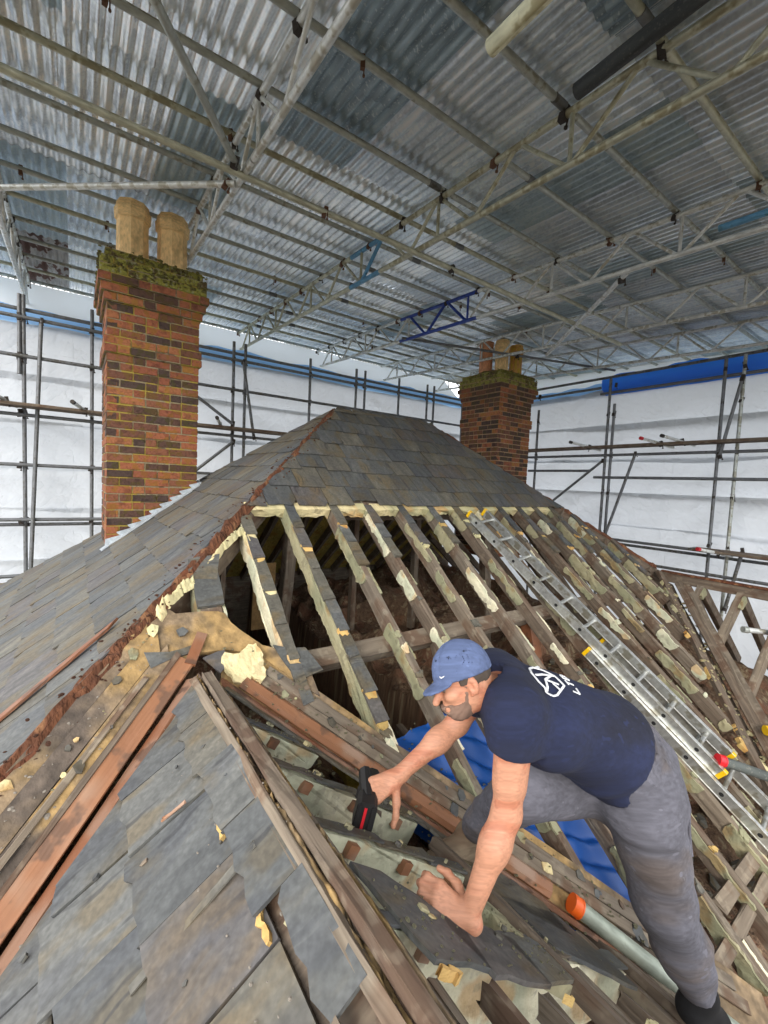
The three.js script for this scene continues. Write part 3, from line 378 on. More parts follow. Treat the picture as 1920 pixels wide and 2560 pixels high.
    // foam lip hanging under the cut edge of the slates
    if (i > 0 && i < raf.length - 3) { const u2 = raf[i + 1], fr = frame(F.at(0, 2.965, 0), dirU, into, down), n = 9, top = [], bot = []; for (let k = 0; k <= n; k++) { const x = lerp(u + w / 2 + 0.004, u2 - 0.034, k / n); top.push([x, -0.003]); bot.push([x, (k === 0 || k === n ? 0.085 : 0.062) + rr(-0.012, 0.014)]); } part(front, 'foam_lip', prism(fr, [...top, ...bot.reverse()], -0.06, (x, y) => 0.015 + 0.02 * n3(x * 8, y * 20, 4)), M.foamFresh); }
  });
  // purlin, struts and posts in the loft
  part(main, 'purlin', bar(V(0.95, -1.02, 2.17), V(5.2, -1.04, 2.17), 0.11, 0.085, F.n, { seg: 8, jit: 0.004 }), M.wood[0], 'speckled purlin beam under the stripped rafters');
  part(main, 'purlin', bar(V(0.6, -0.30, 5.3), V(5.4, -0.30, 5.3), 0.09, 0.12, UP, { seg: 4 }), M.wood[0]);
  part(main, 'wall_plate', bar(V(1.7, -0.26, 3.12), V(4.4, -0.28, 3.12), 0.05, 0.1, F.n), M.wood[1]);
  for (const [a, b, w] of [[V(1.62, -1.7, 3.9), V(1.47, -0.35, 3.35), 0.1], [V(0.85, -1.7, 3.2), V(0.86, -0.42, 3.1), 0.035], [V(2.6, -1.8, 4.2), V(2.6, 0.5, 4.16), 0.07], [V(3.5, -1.8, 4.2), V(3.5, 0.5, 4.16), 0.08], [V(1.9, -2.0, 1.5), V(2.0, -1.02, 2.1), 0.1], [V(3.05, -2.0, 1.9), V(3.05, -1.05, 2.17), 0.1], [V(3.9, -1.9, 3.3), V(3.3, -0.4, 2.9), 0.09], [V(2.6, -1.75, 6.4), V(2.6, -0.3, 5.3), 0.07], [V(1.2, -1.75, 6.2), V(1.6, -0.3, 5.3), 0.07]]) part(main, 'post', bar(a, b, w, w * 0.9, dirU, { seg: 3, jit: 0.003 }), pick([M.redwood[1], M.wood[1], M.wood[0]]));
  part(main, 'hardboard_sheet', bar(V(1.66, -1.62, 4.5), V(1.68, -0.9, 4.5), 0.24, 0.01, dirV), mat(0x9a7a4c, T.grain), 'upright buff board standing in the loft');
  // solid dirty boards left on the front slope beside the valleys
  const hb = u => hipLv(u) - 0.01;
  for (const [o0, o1] of [[0.15, 0.232], [0.236, 0.33], [0.334, 0.43]]) { const q = []; for (let k = 0; k <= 10; k++) { const u = lerp(0.36 - 0.4 * (o0 - 0.15), -1.5, k / 10); q.push([u, valL(u) + o1 + rr(-0.003, 0.003)]); } for (let k = 10; k >= 0; k--) { const u = lerp(0.36 - 0.4 * (o0 - 0.15), -1.5, k / 10); q.push([u, valL(u) + o0 + rr(-0.003, 0.003)]); } part(main, 'dirty_plank', prism(F, q, 0.002, 0.012 + rr(0, 0.006), { swap: false }), M.dirt); }
  part(main, 'dirty_board', prism(F, ragged([[0.36, 2.40], [0.42, 2.352], [0.54, 2.345], [0.62, 2.34], [0.65, 2.32], [0.67, 2.28], [0.71, 2.24], [0.8, 2.15], [0.86, 2.125], [1.0, 2.09], [1.0, 1.88], [0.76, 2.115], [0.62, 2.16], [0.5, 2.17], [0.3, 2.0], [-0.4, 1.36], [-1.5, 0.36], [-1.5, hb(-1.5)], [-0.6, hb(-0.6)], [0, hb(0)]], 0.12, 0.006), -0.025, 0.004), M.dirt, 'ochre dirt-caked boarding between the hip and the valley');
  part(main, 'dirty_board', prism(F, ragged([[0.60, 2.12], [0.80, 2.10], [1.25, 1.68], [2.0, 0.98], [2.55, 0.45], [2.4, 0.32], [1.6, 1.06], [1.0, 1.62], [0.56, 2.03]], 0.15, 0.004), -0.03, 0.0), M.dirt);
  part(main, 'slate_fragment', prism(F, ragged([[0.26, 2.2], [0.36, 2.185], [0.47, 2.195], [0.45, 2.165], [0.36, 2.15], [0.28, 2.13]], 0.06, 0.004), 0.006, 0.016), M.slate[1], 'grey slate offcut lying on the ochre boards');
  part(main, 'slate_fragment', prism(F, ragged([[0.5, 2.13], [0.6, 2.15], [0.63, 2.1], [0.56, 2.06]], 0.04, 0.004), 0.02, 0.03), M.slate[3]);
  part(main, 'slate_fragment', prism(F, ragged([[0.85, 2.13], [1.02, 2.1], [1.06, 1.98], [0.92, 1.97]], 0.05, 0.008), 0.004, 0.014), M.slate[1]);
  // plank shingles lying on the dirty boards
  for (const [a, b, w, m] of [[[0.26, 2.10], [-0.9, 1.03], 0.02, 2]]) part(main, 'thin_plank', bar(F.at(...a, 0.02), F.at(...b, 0.02), w, 0.008, F.n, { seg: 8, jit: 0.004 }), M.wood[m]);
  // broken slate and foam flakes strewn over the boards and along the valleys
  for (let k = 0; k < 46; k++) { const left = k < 18, u = left ? rr(-0.9, 0.5) : rr(0.7, 2.1), v = left ? valL(u) + rr(0.16, 0.42) : valR(u) + rr(0.12, 0.27), s = rr(0.008, 0.035), a = rr(0, 6), q = [0, 1, 2, 3, 4, 5].map(i => [u + s * Math.cos(a + i) * rr(0.5, 1), v + s * Math.sin(a + i) * rr(0.4, 1)]), ti = rr(-0.3, 0.3), fo = rnd() < 0.45; part(main, fo ? 'foam_flake' : 'slate_fragment', prism(F, q, (x, y) => 0.016 + ti * (x - u), (x, y) => 0.022 + rr(0, 0.004) + ti * (x - u)), fo ? pick([M.foamFresh, M.foamGreen]) : pick([M.slate[1], M.slate[4], M.wood[1]])); }
  // foam rim by the small triangular gap
  part(main, 'foam_rim', lumpy([F.at(0.33, 2.33, 0.0), F.at(0.37, 2.40, 0.005), F.at(0.46, 2.47, 0.0), F.at(0.53, 2.5, 0)], 0.03, 0.03, 30, 0.7, 31), M.foamFresh);
  part(main, 'foam_rim', lumpy([F.at(0.62, 2.58, 0), F.at(0.74, 2.70, 0), F.at(0.84, 2.78, 0), F.at(0.9, 2.8, 0), F.at(0.92, 2.6, 0)], 0.022, 0.02, 40, 0.6, 33), M.foamFresh);
  part(main, 'slate_strip', prism(F, ragged([[0.52, 2.62], [0.70, 2.64], [0.66, 2.5], [0.52, 2.51]], 0.06, 0.006), 0.004, 0.016), M.slate[0]);
  part(main, 'slate_strip', prism(F, ragged([[0.54, 2.5], [0.655, 2.49], [0.65, 2.36], [0.55, 2.36]], 0.06, 0.004), 0.002, 0.012), M.slate[2]);
  for (const [u, v, s] of [[1.0, -0.01, 0], [0.2, 0, 0]]) crumbs(main, 'foam_crumbs', () => { const k = rr(-1.2, 0.35); return F.at(k, lerp(hb(k), valL(k), rr(0.05, 0.6)), 0.012); }, s === 0 && u === 1.0 ? M.crumb : M.foamFresh, u === 1.0 ? 0.006 : 0.005, u === 1.0 ? 160 : 30);
}
// ---------- near wing roof ----------
const wing = thing('wing_roof', 'projecting wing roof with worn grey slates and a stripped far side', 'roof', V(0.48, -2.2, 1.0));
{
  const v0 = -1.6;
  const near = part(wing, 'slated_slope', prism(SL, [[0.47, 2.09], [-1.5, valL(-1.5)], [-1.5, v0], [0.47, v0]], -0.035, -0.006), M.wood[1], 'foreground slope of large worn slates');
  const hid = (u, v, i) => (u > 0.2 && u < 0.44 && v < 0.62);
  slateField(near, SL, { axis: 'u', sign: -1, start: 0.543, gauge: 0.198, rows: 9, lo: () => v0, hi: u => valL(u), width: 0.278, bounds: [[-0.9305, 1, 2.102 - 0.9305 * 0.48 - 0.10], [1, 0, 0.455]], mats: M.slate, slip: 0.34, length: 1.1, thick: 0.011, skip: (u, v, i) => (u > 0.22 && v > 0.38 && v < 0.58 && u < 0.4), rise: 0.026, rag: 1.8 });
  crumbs(near, 'slate_crumbs', () => SL.at(rr(-0.3, 0.45), rr(0.2, 1.9), 0.02), M.crumb, 0.003, 40);
  crumbs(near, 'dirt_crumbs', () => SL.at(0.47 - 0.2 * Math.pow(rnd(), 2), rr(0.3, 1.9), 0.03), M.crumb, 0.0025, 110);
  for (const [u, v, a] of [[0.352, 0.93, 0.11], [0.35, 1.2, 0.05], [0.16, 1.25, 0.04], [0.41, 0.5, 0.05], [0.30, 0.42, 0.03]]) part(near, 'foam_residue', prism(SL, ragged([[u - 0.006, v], [u + 0.008, v], [u + 0.006, v - a], [u - 0.006, v - a]], 0.015, 0.005), 0.0, 0.03), M.foamOrange);
  for (let k = 0; k < 26; k++) { const u = rr(-0.2, 0.42), v = rr(0.3, 1.8), s = rr(0.004, 0.016), a = rr(0, 6), q = [0, 1, 2, 3, 4].map(i => [u + s * Math.cos(a + i * 1.25) * rr(0.5, 1), v + s * Math.sin(a + i * 1.25) * rr(0.5, 1)]); if (v < valL(u) - 0.15) part(near, 'slate_fragment', prism(SL, q, 0.03, 0.036 + rr(0, 0.004)), pick([M.slate[1], M.slate[4], M.wood[2], M.foamGreen])); }
  part(near, 'lath', bar(SL.at(0.40, 1.03, 0.036), SL.at(0.12, 1.03, 0.03), 0.022, 0.005, SL.n, { seg: 4, jit: 0.001 }), M.slate[2]);
  part(near, 'lath', bar(SL.at(0.30, 1.38, 0.034), SL.at(0.24, 1.4, 0.034), 0.008, 0.005, SL.n, { seg: 4, jit: 0.002 }), M.redwood[0]);
  // ridge boards
  const rb = [[0.437, 0.03, 0.03, M.wood[2]], [0.48, 0.022, 0.036, M.wood[1]], [0.515, 0.01, 0.028, M.wood[0]]];
  rb.forEach(([u, h, w, m], i) => { const y = u < 0.48 ? SL.y(u, 0) : SR.y(u, 0); part(wing, 'ridge_board', bar(V(u, y + h, 2.0 - i * 0.02), V(u + 0.01, y + h - 0.005, -1.5), w, 0.024, u < 0.48 ? SL.n : i === 1 ? UP : SR.n, { seg: 16, jit: 0.0045 }), m); });
  part(wing, 'plank', bar(SL.at(0.36, 0.6, 0.03), SL.at(0.375, -0.6, 0.03), 0.085, 0.022, SL.n, { seg: 8, jit: 0.004 }), M.wood[2]);
  part(wing, 'ridge_dirt', lumpy([V(0.452, -0.905, 2.0), V(0.455, -0.907, 1.2), V(0.455, -0.907, 0.3), V(0.455, -0.907, -1.2)], 0.022, 0.016, 160, 0.9, 71), M.dirt);
  part(wing, 'ridge_dirt', lumpy([V(0.517, -0.905, 1.9), V(0.518, -0.905, 0.9), V(0.52, -0.905, -1.2)], 0.014, 0.012, 140, 0.9, 73), M.dirt);
  // valley boards
  const along = (pl, f, off, h, w, t, u0, u1, m, cham = 0.08, name = 'valley_board', label) => part(wing, name, bar(pl.at(u0, f(u0) + off, h), pl.at(u1, f(u1) + off, h), w, t, pl.n, { seg: 14, jit: 0.0025, cham }), m, label);
  along(F, valL, 0.085, 0.010, 0.075, 0.014, 0.43, -1.4, M.redwood[0], 0.2, 'valley_board', 'bright orange-brown valley board');
  along(SL, valL, -0.03, 0.008, 0.07, 0.014, 0.445, -1.4, M.redwood[1], 0.2, 'valley_board', 'pinkish brown valley board beside the slates');
  along(F, valL, 0.142, 0.012, 0.022, 0.02, 0.40, -1.4, M.wood[1]);
  along(SL, valL, -0.115, 0.004, 0.05, 0.012, 0.42, -1.4, M.wood[2]);
  part(wing, 'valley_board', bar(F.at(0.52, 2.24, 0.012), F.at(0.44, 2.12, 0.014), 0.05, 0.02, F.n), M.redwood[1]);
  along(F, valR, 0.075, 0.012, 0.07, 0.044, 0.66, 1.72, M.redwood[0], 0.36, 'valley_roll', 'rounded orange-brown timber roll lying in the valley');
  along(F, valR, 0.15, 0.006, 0.045, 0.024, 0.70, 2.4, M.wood[2]);
  along(F, valR, 0.21, 0.006, 0.05, 0.03, 0.78, 2.4, M.wood[0]);
  along(SR, valR, -0.02, 0.012, 0.03, 0.022, 0.55, 2.2, M.redwood[1]);
  along(SR, valR, -0.065, 0.004, 0.045, 0.012, 0.56, 1.35, M.slate[5], 0.08, 'slate_edge');
  crumbs(wing, 'valley_crumbs', () => { const u = rr(0.6, 2.2); return F.at(u, valR(u) + rr(-0.1, 0.26), 0.03); }, M.foamGreen, 0.005, 240);
  // stripped far side: rafters with slates on top and foam on their faces
  const downR = V(1, -0.75, 0).normalize(), intoR = SR.n.clone().negate(), toCam = V(0, 0, -1), sl = 1.25;
  [1.64, 1.335, 1.025, 0.70].forEach((v, i) => {
    const ub = Math.min(1.75, 0.48 + (2.102 - v) / 0.9305 - 0.1), u0 = 0.53;
    const r = part(wing, 'rafter', bar(SR.at(u0, v + 0.03, -0.065), SR.at(ub, v + 0.03, -0.065), 0.058, 0.11, SR.n, { seg: 6, jit: 0.003 }), M.wood[1]);
    const fr = frame(SR.at(u0, v, 0), downR, intoR, toCam), len = (ub - u0) * sl, n = 18, top = [], bot = [];
    for (let k = 0; k <= n; k++) { const s = len * k / n; top.push([s, 0.004]); bot.push([s, (i === 0 ? 0.12 : 0.2) + rr(-0.014, 0.014) - 0.05 * smooth(0.75, 1, k / n) - (k === 0 ? 0.11 : k === 1 ? 0.05 : 0)]); }
    part(r, 'foam_residue', prism(fr, [...top, ...bot.reverse()], -0.05, (x, y) => 0.006 + 0.012 * n3(x * 9, y * 9, i)), M.foam, 'broad face of cream foam with rusty patches');
    for (const s of [0.16, 0.42, 0.68]) if (s < len - 0.1) { const q = frame(SR.at(u0 + s / sl, v, 0), downR, intoR, toCam); part(r, 'batten_end', prism(q, ragged([[0, 0.008], [0.04, 0.008], [0.04, 0.045], [0, 0.045]], 0.03, 0.002), 0.0, 0.026), M.redwood[0]); }
    let s = u0 - 0.0; while (s < ub - 0.02) { const e = Math.min(ub, s + rr(0.18, 0.26)); part(r, 'slate_strip', prism(SR, ragged([[s, v - 0.008], [e + 0.01, v - 0.008], [e, v + 0.02 + 0.035 * (e - u0) + rr(0, 0.012)], [s, v + 0.016 + 0.035 * (s - u0) + rr(0, 0.01)]], 0.05, 0.006), (a, b) => 0.001 + 0.008 * (a - s) / (e - s), (a, b) => 0.008 + 0.008 * (a - s) / (e - s)), pick(M.slate)); s = e - 0.01; }
    crumbs(r, 'grit', () => SR.at(rr(u0, ub), v + rr(-0.005, 0.03), 0.016), M.foamGreen, 0.003, 40);
  });
  // slates and boards nearest the worker's hand
  for (const [poly, m] of [[[[0.55, 0.86], [0.60, 0.60], [0.78, 0.60], [0.80, 0.70], [0.72, 0.80], [0.64, 0.86]], 1], [[[0.74, 0.74], [0.78, 0.585], [1.0, 0.57], [1.02, 0.71], [0.9, 0.75]], 3], [[[0.98, 0.72], [1.0, 0.58], [1.2, 0.60], [1.24, 0.66], [1.14, 0.74]], 0], [[[1.22, 1.28], [1.24, 0.92], [1.52, 0.8], [1.6, 0.98], [1.45, 1.12]], 2], [[[1.24, 0.92], [1.26, 0.72], [1.62, 0.6], [1.6, 0.92]], 4]]) part(wing, 'slate', prism(SR, ragged(poly, 0.06, 0.006), 0.006, 0.018), M.slate[m]);
  part(wing, 'batten', bar(SR.at(1.18, 1.2, 0.0), SR.at(1.19, 0.0, 0.0), 0.05, 0.05, SR.n, { seg: 8, jit: 0.004 }), M.wood[1]);
  for (const [u, va, w, m] of [[0.60, 0.60, 0.03, 0], [0.80, 0.6, 0.035, 1], [1.0, 0.58, 0.035, 0], [1.36, 0.7, 0.04, 0], [1.56, 0.62, 0.05, 1], [1.74, 0.9, 0.06, 2]]) part(wing, 'batten', bar(SR.at(u, va, -0.035), SR.at(u + 0.03, -0.5, -0.035), w, 0.05, SR.n, { seg: 8, jit: 0.005 }), M.wood[m]);
  part(wing, 'foam_residue', prism(SR, ragged([[1.05, 0.95], [1.16, 0.9], [1.17, 0.6], [1.1, 0.62]], 0.03, 0.012), -0.04, (a, b) => 0.0 + 0.01 * n3(a * 20, b * 20, 1)), M.foamGreen);
  for (const [u, v, s, m] of [[0.62, 0.60, 0.05, 0], [1.05, 0.56, 0.03, 0], [1.42, 0.5, 0.06, 1], [1.62, 0.42, 0.05, 1]]) part(wing, 'foam_residue', prism(SR, ragged([[u, v], [u + s, v - 0.01], [u + s * 0.9, v - s * 0.4], [u, v - s * 0.3]], 0.008, 0.006), -0.01, 0.012), m ? M.foamFresh : M.foamOrange);
  crumbs(wing, 'grit', () => SR.at(rr(0.56, 1.25), rr(0.6, 0.84), 0.02), M.foamGreen, 0.003, 120);
  part(wing, 'ceiling_board', prism(SR, [[0.5, 1.6], [1.3, 1.25], [1.9, 0.6], [1.95, -0.6], [0.5, -0.6]], -0.3, -0.27), M.debris);
  crumbs(wing, 'rubble', () => SR.at(rr(0.58, 1.7), rr(0.05, 0.62), -0.25 + rr(0, 0.03)), M.debris, 0.022, 150);
  crumbs(wing, 'slate_rubble', () => SR.at(rr(0.58, 1.5), rr(0.05, 0.6), -0.24 + rr(0, 0.05)), M.slate[1], 0.018, 90);
  for (let k = 0; k < 30; k++) { const u = rr(0.62, 1.5), v = [1.66, 1.36, 1.05, 0.72][k % 4] + rr(-0.02, 0.03), s = rr(0.006, 0.02), a = rr(0, 6), q = [0, 1, 2, 3, 4].map(i => [u + s * Math.cos(a + i * 1.25) * rr(0.5, 1), v + s * Math.sin(a + i * 1.25) * rr(0.5, 1)]); if (v < valR(u) - 0.12) part(wing, 'foam_flake', prism(SR, q, 0.012, 0.02 + rr(0, 0.006)), pick([M.foamFresh, M.foamGreen, M.slate[2]])); }
  for (let k = 0; k < 9; k++) { const u = rr(0.6, 1.6), v = rr(0.15, 0.55), a = rr(0, 6), s = rr(0.04, 0.09), q = [0, 1, 2, 3, 4].map(i => [u + s * Math.cos(a + i * 1.25) * rr(0.6, 1), v + s * Math.sin(a + i * 1.25) * rr(0.4, 0.9)]), h = rr(-0.14, -0.03), ti = rr(-0.4, 0.4); part(wing, 'slate_fragment', prism(SR, q, (x, y) => h + ti * (x - u), (x, y) => h + 0.007 + ti * (x - u)), pick(M.slate)); }
  crumbs(wing, 'dark_rubble', () => SR.at(rr(0.58, 1.2), rr(0.2, 0.62), -0.2 + rr(0, 0.05)), M.wood[1], 0.02, 60);
  const outer = part(wing, 'eaves_board', bar(SR.at(1.98, 1.05, 0.0), SR.at(2.0, -0.6, 0.0), 0.12, 0.03, SR.n, { seg: 6, jit: 0.004 }), M.wood[2]);
  part(wing, 'eaves_board', bar(SR.at(1.84, 1.1, 0.0), SR.at(1.86, -0.6, 0.0), 0.1, 0.03, SR.n, { seg: 6, jit: 0.004 }), M.wood[1]);
}
// ---------- far wing (stripped) ----------
{
  const w2 = thing('stripped_wing_roof', 'bare rafters and valley boards of the other wing roof beyond the ladder', 'roof', V(5.45, -2.2, 1.2));
  part(w2, 'ridge_board', bar(V(5.45, -0.90, 2.15), V(5.47, -0.92, -1.6), 0.035, 0.10, UP, { seg: 8, jit: 0.004 }), M.wood[1]);
  part(w2, 'ridge_tile_bedding', bar(V(5.45, -0.84, 2.15), V(5.47, -0.86, -1.6), 0.07, 0.016, UP, { seg: 14, jit: 0.006 }), M.hip);
  for (let v = 1.75; v > -1.5; v -= 0.34) { const ub = Math.max(3.9, 5.45 - (2.102 - v) / 0.9305 + 0.1); part(w2, 'rafter', bar(SL2.at(5.42, v, -0.05), SL2.at(ub, v, -0.05), 0.055, 0.1, SL2.n, { seg: 5, jit: 0.004 }), pick(M.wood)); part(w2, 'rafter', bar(SR2.at(5.48, v, -0.05), SR2.at(6.9, v, -0.05), 0.055, 0.1, SR2.n), M.wood[1]); part(w2, 'foam_residue', prism(frame(SL2.at(5.4, v - 0.03, 0), V(-1, -0.75, 0).normalize(), SL2.n.clone().negate(), V(0, 0, -1)), ragged([[0, 0], [rr(0.1, 0.3), 0], [rr(0.1, 0.3), 0.08], [0, 0.1]], 0.04, 0.01), 0, 0.02), M.foamGreen); }
  const al = (off, h, w, t, m) => part(w2, 'valley_board', bar(F.at(5.40, val2(5.40) + off, h), F.at(3.5, val2(3.5) + off, h), w, t, F.n, { seg: 10, jit: 0.004 }), m);
  al(0.10, 0.01, 0.08, 0.035, M.wood[1]); al(0.0, -0.02, 0.14, 0.014, M.wood[1]); 
  part(w2, 'valley_board', bar(SL2.at(5.40, val2(5.40) - 0.1, 0.01), SL2.at(3.5, val2(3.5) - 0.1, 0.01), 0.07, 0.035, SL2.n, { seg: 10, jit: 0.004 }), M.wood[1]);
  part(w2, 'valley_board', bar(SL2.at(5.40, val2(5.40) - 0.18, 0.0), SL2.at(3.5, val2(3.5) - 0.18, 0.0), 0.06, 0.03, SL2.n, { seg: 10, jit: 0.004 }), M.wood[0]);
  crumbs(w2, 'foam_crumbs', () => { const u = rr(3.7, 5.3); return F.at(u, val2(u) + rr(-0.08, 0.16), 0.02); }, M.foamFresh, 0.014, 110);
  for (let k = 0; k < 16; k++) { const u = rr(3.7, 5.3), v = val2(u) + rr(0.05, 0.2), s = rr(0.03, 0.08); part(w2, 'foam_residue', prism(F, ragged([[u, v], [u + s, v + s * 0.6], [u + s, v - s * 0.4], [u, v - s]], 0.02, 0.012), -0.01, 0.022), pick([M.foamFresh, M.foamOrange, M.foamGreen])); }
}
// ---------- loft floor, walls ----------
{
  const nu = 130, nv = 130, pos = [], uv = [], idx = [];
  for (let j = 0; j <= nv; j++) for (let i = 0; i <= nu; i++) { const u = lerp(-1.3, 7, i / nu), v = lerp(-1.6, 7.15, j / nv), n = fbm(u * 1.6, v * 1.6 + 9, 4096, 5, 201); let y = lerp(-2.42, -1.86, smooth(0.7, 1.9, v)) + (n - 0.4) * 0.5; if (v > 2.6) y += 0.18 * smooth(0.4, 0.7, n); y = Math.min(y, L.y(u, v) - 0.2, B.y(u, v) - 0.15, v < 1.9 && u < 1.2 ? SL.y(u, v) - 0.3 : 9, F.y(u, v) - 0.28, R.y(u, v) - 0.2, u < 2.4 ? SR.y(u, v) - 0.3 : 9); if (u < 2.3 && v < 1.9) y = Math.min(y, -1.55); pos.push(u, Math.max(y, -2.9), -v); uv.push(u, v); }
  for (let j = 0; j < nv; j++) for (let i = 0; i < nu; i++) { const a = j * (nu + 1) + i; idx.push(a, a + 1, a + nu + 2, a, a + nu + 2, a + nu + 1); }
  const fl = struct('loft_floor', indexed(pos, uv, idx), M.debris);
  const fy = (u, v) => { const i = clamp(Math.round((u + 1.3) / 8.3 * nu), 0, nu), j = clamp(Math.round((v + 1.6) / 8.75 * nv), 0, nv); return pos[(j * (nu + 1) + i) * 3 + 1]; };
  const loose = (name, label, m, size, n, zone) => { const o = thing(name, label, 'debris', V(2.5, -1.9, 2)); crumbs(o, 'bits', () => { const [u, v] = zone(); return V(u, fy(u, v) + size * 0.3, v); }, m, size, n); o.userData.kind = 'stuff'; };
  loose('foam_litter', 'small broken cream foam bits littering the loft floor', M.foamFresh, 0.016, 420, () => [rr(0.8, 5.2), rr(0.3, 3.2)]);
  loose('rubble_litter', 'brown rubble and old insulation scattered over the loft floor', M.debris, 0.05, 420, () => [rr(0.8, 5.5), rr(0.4, 6.5)]);
  loose('slate_litter', 'broken dark slate scraps fallen between the rafters', M.slate[2], 0.035, 240, () => [rr(0.9, 4.8), rr(0.2, 2.6)]);
  for (let k = 0; k < 12; k++) { const u = 1.0 + k * 0.36; part(fl, 'joist', bar(V(u, -1.93, 2.6), V(u, -2.2, 1.35), 0.06, 0.12, UP, { seg: 4, jit: 0.005 }), M.wood[k % 2]); }
  for (const [u, v, w] of [[1.55, 1.75, 0.3], [1.3, 1.95, 0.2], [2.2, 0.78, 0.24]]) part(fl, 'insulation_pad', prism(plane(fy(u, v) + 0.05, 0.05, 0.05), ragged([[u - w / 2, v + 0.1], [u + w / 2, v + 0.12], [u + w / 2, v - 0.1], [u - w / 2, v - 0.12]], 0.05, 0.02), 0, (a, b) => 0.05 + 0.03 * n3(a * 12, b * 12, 3)), mat(0xb9a652, T.foam, { roughness: 1, bumpMap: T.foamBump, bumpScale: 0.02 }));
  part(fl, 'eaves_wall', bar(V(-0.9, -2.3, 7.12), V(6.9, -2.3, 7.12), 0.1, 1.7), M.wood[0]);
  part(fl, 'eaves_wall', bar(V(6.95, -2.5, 7.0), V(6.95, -2.5, 2.2), 0.1, 1.0), M.wood[0]);
  const wl = []; const bx = (u0, u1, v0, v1, y0, y1) => { const g = new THREE.BoxGeometry(u1 - u0, y1 - y0, v1 - v0); g.translate((u0 + u1) / 2, (y0 + y1) / 2, -(v0 + v1) / 2); return g; };
  single('house_wall', 'plain brick walls of the house below the eaves', 'wall', merge([bx(-1.2, 7.0, 0.9, 7.1, -7.2, -3.0), bx(-1.2, 2.2, -1.5, 0.9, -7.2, -3.0), bx(3.8, 7.0, -1.5, 0.9, -7.2, -3.0)]), M.brick[1]);
  // blue tarpaulin tucked under the rafters
  const tn = 84, tp = [], tu = [], ti = [];
  const c00 = [1.08, 1.78], c10 = [2.1, 1.85], c01 = [1.72, 0.80], c11 = [2.75, 0.85];
  for (let j = 0; j <= tn; j++) for (let i = 0; i <= tn; i++) { const s = i / tn, t = j / tn, u = lerp(lerp(c00[0], c10[0], s), lerp(c01[0], c11[0], s), t), v = lerp(lerp(c00[1], c10[1], s), lerp(c01[1], c11[1], s), t), y = Math.min(F.y(u, v), F.y(u, 1.9)) - 0.19 - 0.05 * Math.sin(s * 3) + 0.07 * (fbm(u * 9 + v * 3, v * 5.2, 4096, 5, 211) - 0.5) + 0.028 * Math.sin((u * 0.5 + v) * 58 + 3 * fbm(u * 3, v * 3, 4096, 2, 5)) * fbm(u * 2.5, v * 2.5, 4096, 2, 31); tp.push(u, y, -v); tu.push(u, v); }
  for (let j = 0; j < tn; j++) for (let i = 0; i < tn; i++) { const a = j * (tn + 1) + i; ti.push(a, a + 1, a + tn + 2, a, a + tn + 2, a + tn + 1); }
  single('blue_tarpaulin', 'crumpled bright blue tarpaulin lying under the rafters beside the worker', 'tarpaulin', indexed(tp, tu, ti), M.tarp);
  const lt = thing('tarp_litter', 'crumbs of foam and grit lying on the blue tarpaulin', 'debris', V(2, -1.8, 1.1)); crumbs(lt, 'bits', () => { const s = rnd(), i = (ri(tn) * (tn + 1) + Math.floor(tn * (0.2 + 0.35 * rnd()))) * 3; return new THREE.Vector3(tp[i] + rr(-0.05, 0.05), tp[i + 1] + 0.012, tp[i + 2] + rr(-0.05, 0.05)); }, M.foamGreen, 0.006, 300); lt.userData.kind = 'stuff';
}
